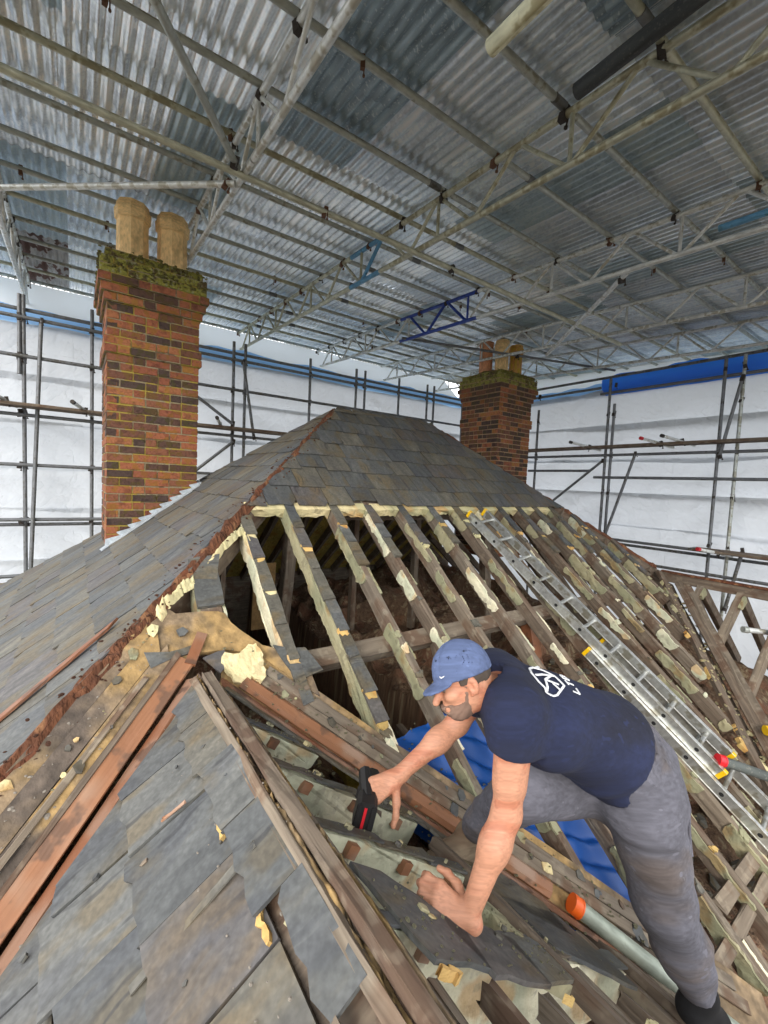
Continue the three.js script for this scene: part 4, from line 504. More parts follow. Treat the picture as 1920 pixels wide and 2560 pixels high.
// ---------- chimneys ----------
function chimney(name, label, u0, u1, v0, v1, yBase, faces, mort, darkBias, mossy) {
  const g = thing(name, label, 'chimney', V((u0 + u1) / 2, yBase, (v0 + v1) / 2)), ch = 0.077, n = Math.round((2.03 - yBase) / ch);
  const proj = k => { const t = n - 1 - k; return t < 1 ? 0.02 : t < 3 ? 0.055 : t === 3 ? 0.075 : t === 4 ? 0.05 : t === 5 ? 0.025 : (t === 10 || t === 11) ? 0.022 : 0; };
  const core = []; const bx = (a, b, c, d, y0, y1) => { const q = new THREE.BoxGeometry(b - a, y1 - y0, d - c); q.translate((a + b) / 2, (y0 + y1) / 2, -(c + d) / 2); const uv = q.attributes.uv, p = q.attributes.position, nm = q.attributes.normal; for (let i = 0; i < uv.count; i++) uv.setXY(i, Math.abs(nm.getX(i)) > 0.5 ? -p.getZ(i) : p.getX(i), Math.abs(nm.getY(i)) > 0.5 ? -p.getZ(i) : p.getY(i)); return q; };
  let k0 = 0; for (let k = 1; k <= n; k++) if (k === n || proj(k) !== proj(k0)) { const e = proj(k0) - 0.006; core.push(bx(u0 - e, u1 + e, v0 - e, v1 + e, yBase + k0 * ch, yBase + k * ch)); k0 = k; }
  part(g, 'mortar', merge(core), mort);
  const hidden = [];
  const side = { front: [u1 - u0, (x, y, d) => V(u0 + x, y, v0 - d), V(1, 0, 0), V(0, 0, -1)], left: [v1 - v0, (x, y, d) => V(u0 - d, y, v1 - x), V(0, 0, -1), V(-1, 0, 0)], right: [v1 - v0, (x, y, d) => V(u1 + d, y, v0 + x), V(0, 0, 1), V(1, 0, 0)], back: [u1 - u0, (x, y, d) => V(u1 - x, y, v1 + d), V(-1, 0, 0), V(0, 0, 1)] };
  for (const [nm, [w, P, ex, ez]] of Object.entries(side)) for (let k = 0; k < n; k++) {
    const e = proj(k), lo = -e, hi = w + e, y = yBase + (k + 0.5) * ch; let x = lo, first = true, head = k % 2 === 0;
    while (x < hi - 0.02) {
      let len = first ? (k % 2 ? 0.215 : 0.105) : (rnd() < 0.62 ? 0.215 : 0.105); if (hi - x - len < 0.07) len = hi - x; first = false; const a = x, b = x + len; x = b;
      const d = e + rr(-0.003, 0.002), wob = rr(-0.0015, 0.0015), top = n - 1 - k < 3;
      const geo = bar(P(a + 0.006, y + wob, d - 0.04), P(b - (b >= hi - 0.001 ? 0.002 : 0.006), y + wob, d - 0.04), 0.08, 0.0645 + rr(-0.003, 0.002), UP, { cham: 0.05, jit: 0.0012 });
      const m = top && mossy ? M.moss : rnd() < darkBias ? M.brick[pick([2, 3, 6])] : M.brick[pick([0, 0, 1, 4, 5])];
      if (faces.includes(nm)) part(g, 'brick', geo, m); else hidden.push(geo);
    }
  }
  const hb = part(g, 'brickwork', merge(hidden), M.brick[5]); hb.userData.kind = 'stuff';
  const cap = part(g, 'flaunching', lumpy([V(u0 + 0.05, 2.02, (v0 + v1) / 2), V((u0 + u1) / 2, 2.03, (v0 + v1) / 2), V(u1 - 0.05, 2.02, (v0 + v1) / 2)], (v1 - v0) / 2, 0.06, 14, 0.2, 61), M.moss);
  if (mossy) crumbs(g, 'moss_tufts', () => { const s = rnd(); return s < 0.6 ? V(rr(u0 - 0.05, u1 + 0.05), 2.03 - rr(0, 0.2), v0 - 0.055) : V(u0 - 0.055, 2.03 - rr(0, 0.2), rr(v0, v1)); }, M.moss, 0.012, 260);
  return g;
}
const ch1 = chimney('brick_chimney', 'tall red brick chimney with yellow lichen and two buff pots on the slate slope', 0.25, 1.05, 4.85, 5.62, -1.05, ['front', 'left'], M.mortar, 0.42, true);
{ // stepped lead flashing on the front face
  const P = frame(V(0, 0, 4.836), dirU, UP, V(0, 0, -1)), pts = [], yl = u => L.y(u, 4.85); pts.push([0.235, yl(0.235) + 0.0]);
  const steps = 9; for (let i = 0; i < steps; i++) { const u = lerp(0.24, 1.06, i / steps), u2 = lerp(0.24, 1.06, (i + 1) / steps); pts.push([u + 0.004, yl(u) + 0.10], [u2 + 0.03, yl(u) + 0.135], [u2 + 0.005, yl(u2) + 0.09]); }
  pts.push([1.07, yl(1.06) + 0.10], [1.07, yl(1.06) - 0.02]); part(ch1, 'lead_flashing', prism(P, pts, 0, 0.005), M.lead, 'stepped grey lead flashing climbing along the slope');
  part(ch1, 'lead_flashing', prism(L, ragged([[0.22, 4.86], [1.08, 4.86], [1.08, 4.74], [0.22, 4.72]], 0.08, 0.006), 0.022, 0.028), M.lead);
  part(ch1, 'corner_bead', bar(V(0.245, -0.78, 4.845), V(0.245, 0.9, 4.845), 0.012, 0.012), M.lead);
}
const ch2 = chimney('brick_chimney', 'dark red brick chimney with mossy cap and three pots behind the ridge', 5.9, 6.78, 5.03, 5.9, -1.2, ['front', 'left'], M.mortarRed, 0.62, true);
function pot(label, u, v, m, round, h, r) {
  const g = thing('chimney_pot', label, 'chimney pot', V(u, 2.0, v)), n = round ? 20 : 8;
  const ring = prof => { const q = new THREE.LatheGeometry(prof.map(([a, b]) => new THREE.Vector2(a, b)), n); const f = round ? q : q.toNonIndexed(); f.computeVertexNormals(); f.rotateY(Math.PI / 8 + 0.2); f.translate(u, 2.0, -v); return f; };
  part(g, 'shaft', ring([[r * 1.02, 0], [r * 1.0, h * 0.72], [r * 0.92, h * 0.73], [r * 0.86, h * 0.73], [r * 0.8, 0.0]]), m);
  part(g, 'rim', ring(round ? [[r * 1.0, h * 0.72], [r * 1.06, h * 0.88], [r * 1.12, h * 0.9], [r * 1.12, h], [r * 0.9, h], [r * 0.84, h * 0.72]] : [[r * 1.0, h * 0.715], [r * 1.12, h * 0.74], [r * 1.17, h * 0.90], [r * 1.05, h * 0.92], [r * 1.02, h], [r * 0.88, h], [r * 0.82, h * 0.72]]), m);
  part(g, 'base_bedding', new THREE.CylinderGeometry(r * 1.12, r * 1.3, 0.05, 14).translate(u, 2.045, -v), M.moss);
}
pot('octagonal buff chimney pot of the tall chimney beside the open edge', 0.475, 5.1, M.buff, false, 0.60, 0.138);
pot('octagonal buff chimney pot of the tall chimney beside the lattice beam', 0.83, 5.1, M.buff, false, 0.60, 0.138);
pot('round terracotta chimney pot on the mossy three-pot chimney', 6.08, 5.55, M.terracotta, true, 0.62, 0.115);
pot('clean buff chimney pot in the middle of the three-pot chimney', 6.19, 5.28, M.buff, false, 0.62, 0.115);
pot('lichen-spotted buff chimney pot on the three-pot chimney', 6.5, 5.22, mat(0xc99a58, T.brick, { roughness: 0.9 }), false, 0.58, 0.11);
// ---------- ladder ----------
{
  const g = thing('extension_ladder', 'two-section aluminium extension ladder lying up the stripped rafters', 'ladder', V(3.4, -2.2, 0.6));
  const A = V(3.035, -0.315, 2.755), Bp = V(3.33, -1.63, 1.015), ax = Bp.clone().sub(A).normalize(), across = V(1, 0, 0), nrm = new THREE.Vector3().crossVectors(across, ax); if (nrm.y < 0) nrm.negate(); across.crossVectors(nrm, ax).normalize(); if (across.x < 0) across.negate();
  const P = (s, x, h = 0) => A.clone().addScaledVector(ax, s).addScaledVector(across, x).addScaledVector(nrm, h);
  const yellow = mat(0xe6b800, null, { roughness: 0.5 }), dark = mat(0x1c1d1e, null, { roughness: 0.7 });
  const section = (nm, s0, s1, x0, x1, h, r0, n) => {
    const sec = new THREE.Group(); sec.name = nm; g.add(sec); sec.position.copy(g.position).negate();
    const sub = (n2, geo, m) => { const q = shade(new THREE.Mesh(geo, m)); q.name = n2; sec.add(q); };
    for (const x of [x0, x1]) { sub('rail', bar(P(s0, x, h), P(s1, x, h), 0.024, 0.074, nrm, { cham: 0.16 }), M.alu); for (const hh of [-0.034, 0.034]) sub('rail_flange', bar(P(s0, x, h + hh), P(s1, x, h + hh), 0.03, 0.007, nrm), M.alu); for (const s of [s0, s1]) sub('end_cap', bar(P(s + (s === s0 ? -0.006 : -0.02), x, h), P(s + (s === s0 ? 0.02 : 0.006), x, h), 0.033, 0.08, nrm, { cham: 0.2 }), yellow); }
    for (let i = 0; i < n; i++) { const s = r0 + i * 0.245; sub('rung', tube(P(s, x0, h), P(s, x1, h), 0.0145, 10), M.alu); for (const [x, d] of [[x0, -1], [x1, 1]]) sub('rung_socket', tube(P(s, x + d * 0.0118, h), P(s, x + d * 0.0135, h), 0.0135, 14), dark); }
  };
  section('upper_section', -0.12, 2.38, -0.012, 0.226, 0, 0, 10);
  section('lower_section', 1.36, 3.5, -0.046, 0.262, -0.078, 1.47, 9);
}
// ---------- loose tubes with coloured caps, timbers low between the wings ----------
{
  const capped = (label, a, b, m, cm, r = 0.0242) => { const g = thing('capped_tube', label, 'scaffold tube', b); part(g, 'tube', tube(a, b, r, 16), m); const d = b.clone().sub(a).normalize(); part(g, 'end_cap', tube(a.clone().addScaledVector(d, -0.012), a.clone().addScaledVector(d, 0.028), r + 0.005, 16), cm); part(g, 'cap_rim', tube(a.clone().addScaledVector(d, 0.024), a.clone().addScaledVector(d, 0.03), r + 0.007, 16), cm); return g; };
  capped('grey-green scaffold tube with bright orange end cap beside the worker\'s leg', V(1.768, -1.782, 0.929), V(2.62, -2.537, -0.008), mat(0xa7b0a4, T.galv, { roughness: 0.55, metalness: 0.3 }), mat(0xf0661a, null, { roughness: 0.45 }), 0.034);
  capped('black mottled tube with red end cap across the ladder foot', V(3.36, -1.66, 0.9), V(4.3, -2.0, 0.1), mat(0x6a6c66, T.tinSpeck, { roughness: 0.9 }), mat(0xd8202c, null, { roughness: 0.45 }), 0.03);
  capped('grey tube with yellow end cap at the far wing valley', V(4.2, -1.70, 0.86), V(4.9, -1.75, 0.2), M.galv[1], mat(0xf2c313, null, { roughness: 0.45 }), 0.03);
  capped('pale scaffold tube lying across the bare far wing rafters', V(5.0, -1.18, 1.25), V(6.6, -1.35, 0.2), M.galv[0], M.galv[1]);
  const tim = (label, a, b, w, h, m, up = UP) => single('loose_timber', label, 'timber', bar(a, b, w, h, up, { seg: 6, jit: 0.004 }), m);
  tim('grey board nailed across the rafters low beside the ladder foot', V(2.72, -2.10, 0.67), V(3.5, -2.10, 0.67), 0.07, 0.025, M.wood[2], F.n);
  tim('long grey board slanting down to the bottom of the gutter', V(2.3, -2.17, 0.585), V(3.6, -2.16, 0.60), 0.06, 0.025, M.wood[2], F.n);
  tim('short grey strut across the gutter boards', V(2.745, -2.19, 0.57), V(2.72, -2.38, 0.33), 0.045, 0.025, M.wood[2], F.n);
  tim('reddish timber offcut under the worker\'s boot', V(2.0, -2.12, 0.62), V(2.3, -2.2, 0.2), 0.1, 0.04, M.redwood[1], SR.n);
  // broken lump of foam on the apex of the wing
  const fr = frame(F.at(0, 0, 0.03), V(1, 0, 0), V(0, 0.806, 1), F.n.clone());
  const pl = { su: 1, sv: 1.28, at: (u, v, h = 0) => F.at(u, v, h) };
  const poly = ragged([[0.57, 2.10], [0.60, 2.13], [0.66, 2.12], [0.70, 2.145], [0.76, 2.15], [0.77, 2.10], [0.765, 2.05], [0.76, 2.0], [0.73, 1.985], [0.70, 2.02], [0.66, 1.985], [0.61, 2.02]], 0.018, 0.006);
  const gs = [prism(pl, poly, 0.012, (u, v) => 0.034 + 0.016 * n3(u * 25, v * 25, 1))];
  single('foam_lump', 'broken lump of cream spray foam on the apex of the wing roof', 'foam', merge(gs), M.foamFresh);
  single('slate_offcut', 'long narrow slate lifted from the left slope beside the hip', 'slate', prism(L, ragged([[0.16, 2.46], [0.20, 2.52], [-0.28, 2.36], [-0.36, 2.28]], 0.1, 0.006), 0.03, 0.042), M.redwood[1]);
}
// ---------- signed-distance modelling for the worker ----------
const v3 = (x, y, z) => [x, y, z], vadd = (a, b, k = 1) => [a[0] + b[0] * k, a[1] + b[1] * k, a[2] + b[2] * k], vsub = (a, b) => [a[0] - b[0], a[1] - b[1], a[2] - b[2]], vdot = (a, b) => a[0] * b[0] + a[1] * b[1] + a[2] * b[2], vlen = a => Math.hypot(...a), vnorm = a => { const l = vlen(a); return [a[0] / l, a[1] / l, a[2] / l]; }, vcross = (a, b) => [a[1] * b[2] - a[2] * b[1], a[2] * b[0] - a[0] * b[2], a[0] * b[1] - a[1] * b[0]], vmix = (a, b, k) => [lerp(a[0], b[0], k), lerp(a[1], b[1], k), lerp(a[2], b[2], k)];
const smin = (a, b, k) => { const h = Math.max(k - Math.abs(a - b), 0) / k; return Math.min(a, b) - h * h * k * 0.25; };
function cone(a, b, ra, rb) { const ab = vsub(b, a), l2 = vdot(ab, ab) || 1e-9; return (x, y, z) => { const px = x - a[0], py = y - a[1], pz = z - a[2], t = clamp((px * ab[0] + py * ab[1] + pz * ab[2]) / l2); return Math.hypot(px - ab[0] * t, py - ab[1] * t, pz - ab[2] * t) - (ra + (rb - ra) * t); }; }
function ell(c, ax, r) { return (x, y, z) => { const p = [x - c[0], y - c[1], z - c[2]], q = [vdot(p, ax[0]) / r[0], vdot(p, ax[1]) / r[1], vdot(p, ax[2]) / r[2]], l = Math.hypot(...q); if (l < 1e-6) return -Math.min(...r); const g = Math.hypot(q[0] / r[0], q[1] / r[1], q[2] / r[2]); return l * (l - 1) / g; }; }
const union = (list, k) => (x, y, z) => { let d = 9; for (const f of list) d = smin(d, f(x, y, z), k); return d; };
function nets(f, lo, hi, cell) {                                        // naive surface nets, (u,y,v) in, three.js coordinates out
  const n = [0, 1, 2].map(i => Math.ceil((hi[i] - lo[i]) / cell) + 1), val = new Float32Array(n[0] * n[1] * n[2]), id = (i, j, k) => (k * n[1] + j) * n[0] + i;
  for (let k = 0; k < n[2]; k++) for (let j = 0; j < n[1]; j++) { let i = 0; while (i < n[0]) { const d = f(lo[0] + i * cell, lo[1] + j * cell, lo[2] + k * cell); val[id(i, j, k)] = d; const skip = Math.max(1, Math.floor((Math.abs(d) - cell * 2.2) / cell)); for (let s = 1; s < skip && i + s < n[0]; s++) val[id(i + s, j, k)] = d > 0 ? d - s * cell * 0 + 0 : d; i += skip; } }
  const vi = new Int32Array(val.length).fill(-1), pos = [], uv = [], idx = [], corner = [0, 1, n[0], n[0] + 1, n[0] * n[1], n[0] * n[1] + 1, n[0] * n[1] + n[0], n[0] * n[1] + n[0] + 1], edges = [[0, 1], [2, 3], [4, 5], [6, 7], [0, 2], [1, 3], [4, 6], [5, 7], [0, 4], [1, 5], [2, 6], [3, 7]];
  for (let k = 0; k < n[2] - 1; k++) for (let j = 0; j < n[1] - 1; j++) for (let i = 0; i < n[0] - 1; i++) {
    const b = id(i, j, k); let m = 0; for (let c = 0; c < 8; c++) if (val[b + corner[c]] < 0) m |= 1 << c; if (m === 0 || m === 255) continue;
    let sx = 0, sy = 0, sz = 0, cnt = 0; for (const [p, q] of edges) { const a = val[b + corner[p]], c = val[b + corner[q]]; if ((a < 0) === (c < 0)) continue; const t = a / (a - c); sx += lerp(p & 1, q & 1, t); sy += lerp(p >> 1 & 1, q >> 1 & 1, t); sz += lerp(p >> 2, q >> 2, t); cnt++; }
    vi[b] = pos.length / 3; const X = lo[0] + (i + sx / cnt) * cell, Y = lo[1] + (j + sy / cnt) * cell, Z = lo[2] + (k + sz / cnt) * cell; pos.push(X, Y, -Z); uv.push(X + Z * 0.6, Y + Z * 0.3);
  }
  for (let k = 1; k < n[2] - 1; k++) for (let j = 1; j < n[1] - 1; j++) for (let i = 1; i < n[0] - 1; i++) { const b = id(i, j, k), s0 = val[b] < 0; for (const [st, p, q] of [[1, n[0], n[0] * n[1]], [n[0], n[0] * n[1], 1], [n[0] * n[1], 1, n[0]]]) { const s1 = val[b + st] < 0; if (s0 === s1) continue; const A = vi[b], B2 = vi[b - p], C = vi[b - p - q], D = vi[b - q]; if (s0) idx.push(A, C, B2, A, D, C); else idx.push(A, B2, C, A, C, D); } }
  return indexed(pos, uv, idx);
}
// ---------- the worker ----------
{
  const J = { headC: [0.932, -0.566, 0.868], neck: [1.06, -0.60, 0.835], shN: [1.0, -0.612, 0.728], shF: [1.215, -0.655, 0.985], elN: [0.972, -0.888, 0.716], wrN: [0.842, -1.115, 0.716], elF: [1.148, -0.865, 1.085], wrF: [0.903, -1.005, 1.124], chest: [1.20, -0.698, 0.772], waist: [1.418, -0.80, 0.682], pelv: [1.542, -0.92, 0.635], hipN: [1.512, -1.0, 0.60], hipF: [1.605, -1.045, 0.755], kneeN: [1.61, -1.345, 0.545], ankN: [1.81, -1.74, 0.478], kneeF: [1.262, -1.02, 0.862], ankF: [1.325, -1.386, 1.137] };
  // head frame
  const hf = vnorm([-0.85, -0.38, 0.38]); let hu = [-0.10, 0.92, 0.36]; hu = vnorm(vadd(hu, hf, -vdot(hu, hf))); const hs = vcross(hf, hu);    // hs: towards one ear
  const near = vdot(hs, [-0.7, 0, -0.7]) > 0 ? 1 : -1, hl = hs.map(q => q * near);                                                              // hl points to the camera-side ear
  const K = 0.8, H = (x, y, z) => vadd(vadd(vadd(J.headC, hf, x * K), hu, y * K), hl, z * K), I3 = [[1, 0, 0], [0, 1, 0], [0, 0, 1]];
  const local = (x, y, z) => { const p = [x - J.headC[0], y - J.headC[1], z - J.headC[2]]; return [vdot(p, hf) / K, vdot(p, hu) / K, vdot(p, hl) / K]; };
  const headL = union([ell([-0.012, 0.03, 0], I3, [0.098, 0.1, 0.076]), ell([0.03, -0.045, 0], I3, [0.066, 0.068, 0.056]), ell([0.055, -0.085, 0], I3, [0.034, 0.028, 0.034]), cone([0.09, 0.012, 0], [0.122, -0.03, 0], 0.008, 0.013), cone([0.086, 0.024, 0.03], [0.086, 0.024, -0.03], 0.0125, 0.0125), cone([0.094, -0.062, 0.014], [0.094, -0.062, -0.014], 0.008, 0.008), ell([0.06, -0.02, 0.036], I3, [0.03, 0.02, 0.022]), ell([0.06, -0.02, -0.036], I3, [0.03, 0.02, 0.022])], 0.022);
  const earsL = [1, -1].map(s => { const e = ell([-0.012, -0.008, 0.078 * s], [vnorm([1, 0, -0.5 * s]), [0, 1, 0], vnorm([0.5 * s, 0, 1])], [0.021, 0.034, 0.0095]), hole = ell([-0.003, -0.010, 0.087 * s], I3, [0.010, 0.018, 0.009]), lobe = cone([-0.002, -0.03, 0.078 * s], [0.002, -0.038, 0.077 * s], 0.008, 0.006); return (x, y, z) => Math.min(Math.max(e(x, y, z), -hole(x, y, z)), lobe(x, y, z)); });
  const socketsL = [1, -1].map(s => ell([0.098, 0.006, 0.031 * s], I3, [0.016, 0.008, 0.016]));
  const headBase = (x, y, z) => K * headL(...local(x, y, z));
  const neckF = cone(H(-0.03, -0.05, 0), vadd(J.neck, [0.03, -0.03, -0.01]), 0.05, 0.062);
  const headSdf = (x, y, z) => { const q = local(x, y, z); let d = headL(...q); for (const s of socketsL) d = -smin(-d, s(...q), 0.008); d *= K; d = smin(d, neckF(x, y, z), 0.03); for (const e of earsL) d = smin(d, K * e(...q), 0.006); return d; };
  // hand: wrist, direction to knuckles, back-of-hand normal, thumb side, curls
  function hand(w, d, nrm, thumbSide, curls, spread, thumb) {
    d = vnorm(d); nrm = vnorm(vadd(nrm, d, -vdot(nrm, d))); let s = vcross(d, nrm); if (vdot(s, thumbSide) < 0) s = s.map(q => -q); const list = [], pt = (a, b, c) => vadd(vadd(vadd(w, d, a), s, b), nrm, c);
    const off = [0.030, 0.010, -0.010, -0.029], len = [0.041, 0.046, 0.042, 0.034], kn = [0.086, 0.090, 0.086, 0.078];
    list.push(cone(pt(-0.02, 0, 0), pt(0.02, 0, 0), 0.026, 0.024), cone(pt(0.02, 0.014, 0), pt(0.02, -0.014, 0), 0.019, 0.018));
    off.forEach((o, i) => { const base = pt(kn[i], o * spread, 0.003); list.push(cone(pt(0.01, o * 0.5, 0), base, 0.0165, 0.0125)); let ang = 0, p = base, r = i === 3 ? 0.0088 : 0.0102; for (let k = 0; k < 3; k++) { ang += curls[i][k]; const dd = vadd(d.map(q => q * Math.cos(ang)), nrm, -Math.sin(ang)), l = len[i] * [1, 0.66, 0.52][k], q = vadd(vadd(p, dd, l), s, o * 0.06); list.push(cone(p, q, r, r * 0.93)); p = q; r *= 0.92; } });
    let p = pt(0.012, 0.024, -0.006); for (const [a, b, c, l, r] of thumb) { const q = vadd(p, vnorm(vadd(vadd(d.map(t => t * a), s, b), nrm, c)), l); list.push(cone(p, q, r, r * 0.88)); p = q; }
    return union(list, 0.009);
  }
  const nearHand = hand(vadd(J.wrN, [-0.006, -0.008, 0.004]), [-0.055, 0.035, 0.075], [-0.45, 0.78, -0.42], [0.81, 0, 0.58], [[0.5, 0.9, 0.6], [0.55, 0.95, 0.6], [0.6, 1.0, 0.6], [0.65, 1.0, 0.6]], 0.95, [[0.7, 0.7, -0.3, 0.045, 0.015], [0.9, 0.3, -0.3, 0.034, 0.0115], [0.95, 0.0, -0.4, 0.026, 0.0105]]);
  const farHand = hand(J.wrF, [-0.12, -0.035, 0.02], [-0.05, 0.75, -0.55], [0.1, -0.7, -0.75], [[0.7, 0.95, 0.5], [0.75, 0.95, 0.5], [0.8, 0.95, 0.5], [0.8, 0.9, 0.5]], 1.0, [[0.35, 0.75, -0.25, 0.046, 0.0155], [0.45, 0.75, -0.3, 0.036, 0.012], [0.55, 0.55, -0.3, 0.028, 0.0105]]);
  const armN = [cone(J.shN, J.elN, 0.05, 0.036), cone(vmix(J.shN, J.elN, 0.35), vmix(J.shN, J.elN, 0.7), 0.041, 0.04), cone(J.elN, vmix(J.elN, J.wrN, 0.35), 0.036, 0.038), cone(vmix(J.elN, J.wrN, 0.3), J.wrN, 0.038, 0.0245)];
  const armF = [cone(J.shF, J.elF, 0.048, 0.037), cone(J.elF, vmix(J.elF, J.wrF, 0.35), 0.037, 0.038), cone(vmix(J.elF, J.wrF, 0.3), J.wrF, 0.038, 0.0245)];
  const mid = vmix(J.shN, J.shF, 0.5);
  const torso = [cone(J.shN, J.shF, 0.062, 0.062), cone(vmix(J.shN, J.shF, 0.28), vmix(J.shN, J.shF, 0.72), 0.085, 0.085), cone(vadd(J.chest, [-0.05, 0.0, -0.05]), vadd(J.chest, [0.07, -0.03, 0.09]), 0.108, 0.108), cone(vadd(J.chest, [0.1, -0.045, -0.08]), vadd(J.waist, [-0.03, 0.0, -0.01]), 0.11, 0.12), cone(vadd(J.chest, [0.13, -0.09, 0.06]), vadd(J.waist, [0.03, -0.02, 0.06]), 0.105, 0.105), cone(J.waist, J.pelv, 0.122, 0.12), cone(J.hipN, J.hipF, 0.092, 0.092), cone(vadd(J.chest, [0.0, 0.0, 0.0]), vadd(J.waist, [-0.02, 0, 0]), 0.118, 0.122)];
  const legs = [cone(J.hipN, J.kneeN, 0.088, 0.06), cone(J.kneeN, J.ankN, 0.058, 0.038), cone(J.hipF, J.kneeF, 0.085, 0.06), cone(J.kneeF, J.ankF, 0.056, 0.038)];
  const inner = (list, e) => list.map(f => (x, y, z) => f(x, y, z) + e);
  const skin = mat(0xcb9274, T.skin, { roughness: 0.6, bumpMap: T.grainBump, bumpScale: 0.0012 }), bodyF = union([...armN, ...armF, ...inner(torso, 0.012), ...inner(legs, 0.015)], 0.03);
  const dBox = (lo, hi) => (x, y, z) => Math.max(lo[0] - x, x - hi[0], lo[1] - y, y - hi[1], lo[2] - z, z - hi[2]);
  const bodyGeo = nets((x, y, z) => bodyF(x, y, z), [0.78, -1.86, 0.36], [1.82, -0.46, 1.26], 0.011);
  const hN = nets((x, y, z) => smin(nearHand(x, y, z), armN[3](x, y, z), 0.014), [0.66, -1.22, 0.64], [0.94, -1.0, 0.92], 0.0034);
  const hF = nets((x, y, z) => smin(farHand(x, y, z), armF[2](x, y, z), 0.014), [0.70, -1.16, 0.98], [0.97, -0.9, 1.24], 0.0034);
  const hH = nets(headSdf, [0.72, -0.76, 0.7], [1.16, -0.42, 1.04], 0.0042);
  const person = single('person', 'person in blue cap, navy t-shirt and grey joggers bending over the wing roof', 'person', merge([bodyGeo, hN, hF, hH]), skin);
  const wear = (name, f, lo, hi, cell, m, label) => part(person, name, nets(f, lo, hi, cell), m, label);
  // hair, beard
  const hairM = mat(0x4a4038, T.grain, { roughness: 0.95, bumpMap: T.grainBump, bumpScale: 0.004 });
  wear('hair', (x, y, z) => { const [a, b, c] = local(x, y, z), d = headBase(x, y, z) - 0.004 - 0.002 * n3(a * 140, b * 140, c * 140); return Math.max(d, a - 0.028 + 0.5 * Math.max(0, -b - 0.01), -b - 0.052 - (a < -0.02 ? 0.03 : 0), b - 0.06, a > -0.03 && b < -0.0 ? a * 1 + 0.004 - 0.0 : -1); }, [0.74, -0.74, 0.72], [1.12, -0.42, 1.02], 0.0042, hairM, 'short dark greying hair');
  wear('beard', (x, y, z) => { const [a, b, c] = local(x, y, z), d = headBase(x, y, z) - 0.0035 - 0.003 * n3(a * 160, b * 160, c * 160); const lip = Math.hypot(a - 0.095, b + 0.062) - 0.009; const e = 0.012 * n3(a * 90, b * 90, c * 90, 4); return Math.max(d, b + (a < 0.03 ? 0.0 : a < 0.075 ? 0.052 - 0.0 * a : 0.046) + e * 0.5, -(a - 0.004) , -lip); }, [0.74, -0.76, 0.72], [1.12, -0.5, 1.02], 0.0042, mat(0x7d6456, T.grain, { roughness: 0.95 }), 'short grizzled beard');
  for (const sd of [1, -1]) { part(person, 'eyebrow', tube(V(...H(0.096, 0.022, 0.018 * sd)), V(...H(0.082, 0.024, 0.05 * sd)), 0.0035, 6), hairM); part(person, 'eye', new THREE.SphereGeometry(0.0085, 10, 8).translate(...(q => [q.x, q.y, q.z])(V(...H(0.079, 0.005, 0.031 * sd)))), mat(0x6a5a50, null, { roughness: 0.3 })); }
  // cap
  const capM = mat(0x5f6f96, T.cloth, { roughness: 0.92, bumpMap: T.grainBump, bumpScale: 0.002 }), capEL = ell([-0.012, 0.036, 0], I3, [0.112, 0.113, 0.091]), capIL = ell([-0.012, 0.036, 0], I3, [0.103, 0.105, 0.082]), capE = (x, y, z) => K * capEL(...local(x, y, z));
  const cap = wear('cap', (x, y, z) => { const [a, b, c] = local(x, y, z), seam = Math.min(Math.abs(c), Math.abs(a * 0.5 + c * 0.87), Math.abs(a * 0.5 - c * 0.87)); let d = Math.max(capEL(a, b, c) + 0.0022 * smooth(0.006, 0, seam) - 0.002 * n3(a * 40, b * 40, c * 40), -capIL(a, b, c), 0.022 + a * 0.08 - b); const br = Math.max(Math.hypot(Math.max(0, a - 0.03) / 1.5, c) - 0.083 - 0.0, Math.abs(b - 0.034 + 2.6 * c * c + 0.30 * (a - 0.08)) - 0.0045, 0.055 - a, a - 0.172); const gap = Math.max(-a - 0.075, 0); return K * smin(d, br, 0.006); }, [0.68, -0.72, 0.70], [1.12, -0.40, 1.06], 0.0042, capM, 'faded blue baseball cap');
  { // small white tick on the cap and eyelets
    const white = mat(0xf2f2f2, null, { roughness: 0.8 }), onCap = (x, y) => { let lo = 0.04, hi = 0.15, p; for (let i = 0; i < 24; i++) { const m = (lo + hi) / 2, t = [x[0], x[1], x[2]]; p = [J.headC[0] - hf[0] * 0 + (hf[0] * Math.cos(x[0]) + hl[0] * Math.sin(x[0])) * m + hu[0] * x[1] * K, J.headC[1] + (hf[1] * Math.cos(x[0]) + hl[1] * Math.sin(x[0])) * m + hu[1] * x[1] * K, J.headC[2] + (hf[2] * Math.cos(x[0]) + hl[2] * Math.sin(x[0])) * m + hu[2] * x[1] * K]; if (capE(...p) < 0) lo = m; else hi = m; } return V(p[0], p[1], p[2]); };
    const tk = [[-0.012, 0.006], [-0.008, 0.0], [0.0, -0.002], [0.014, 0.0], [0.03, 0.004], [0.014, 0.0028], [0.002, 0.002], [-0.006, 0.003]], a0 = 0.62, y0 = 0.052, pos = [], uv = [], c = onCap([a0 + 0.02, y0 + 0.002]);
    for (let i = 0; i < tk.length; i++) { const p = tk[i], q = tk[(i + 1) % tk.length], out = w => w.clone().sub(V(...J.headC)).normalize().multiplyScalar(0.0022).add(w); const A = out(c), Bq = out(onCap([a0 + p[0] * 6, y0 + p[1]])), C = out(onCap([a0 + q[0] * 6, y0 + q[1]])); pos.push(A.x, A.y, A.z, Bq.x, Bq.y, Bq.z, C.x, C.y, C.z); uv.push(0, 0, 0, 0, 0, 0); }
    part(cap, 'tick_logo', soup(pos, uv), white, 'small white tick on the cap front');
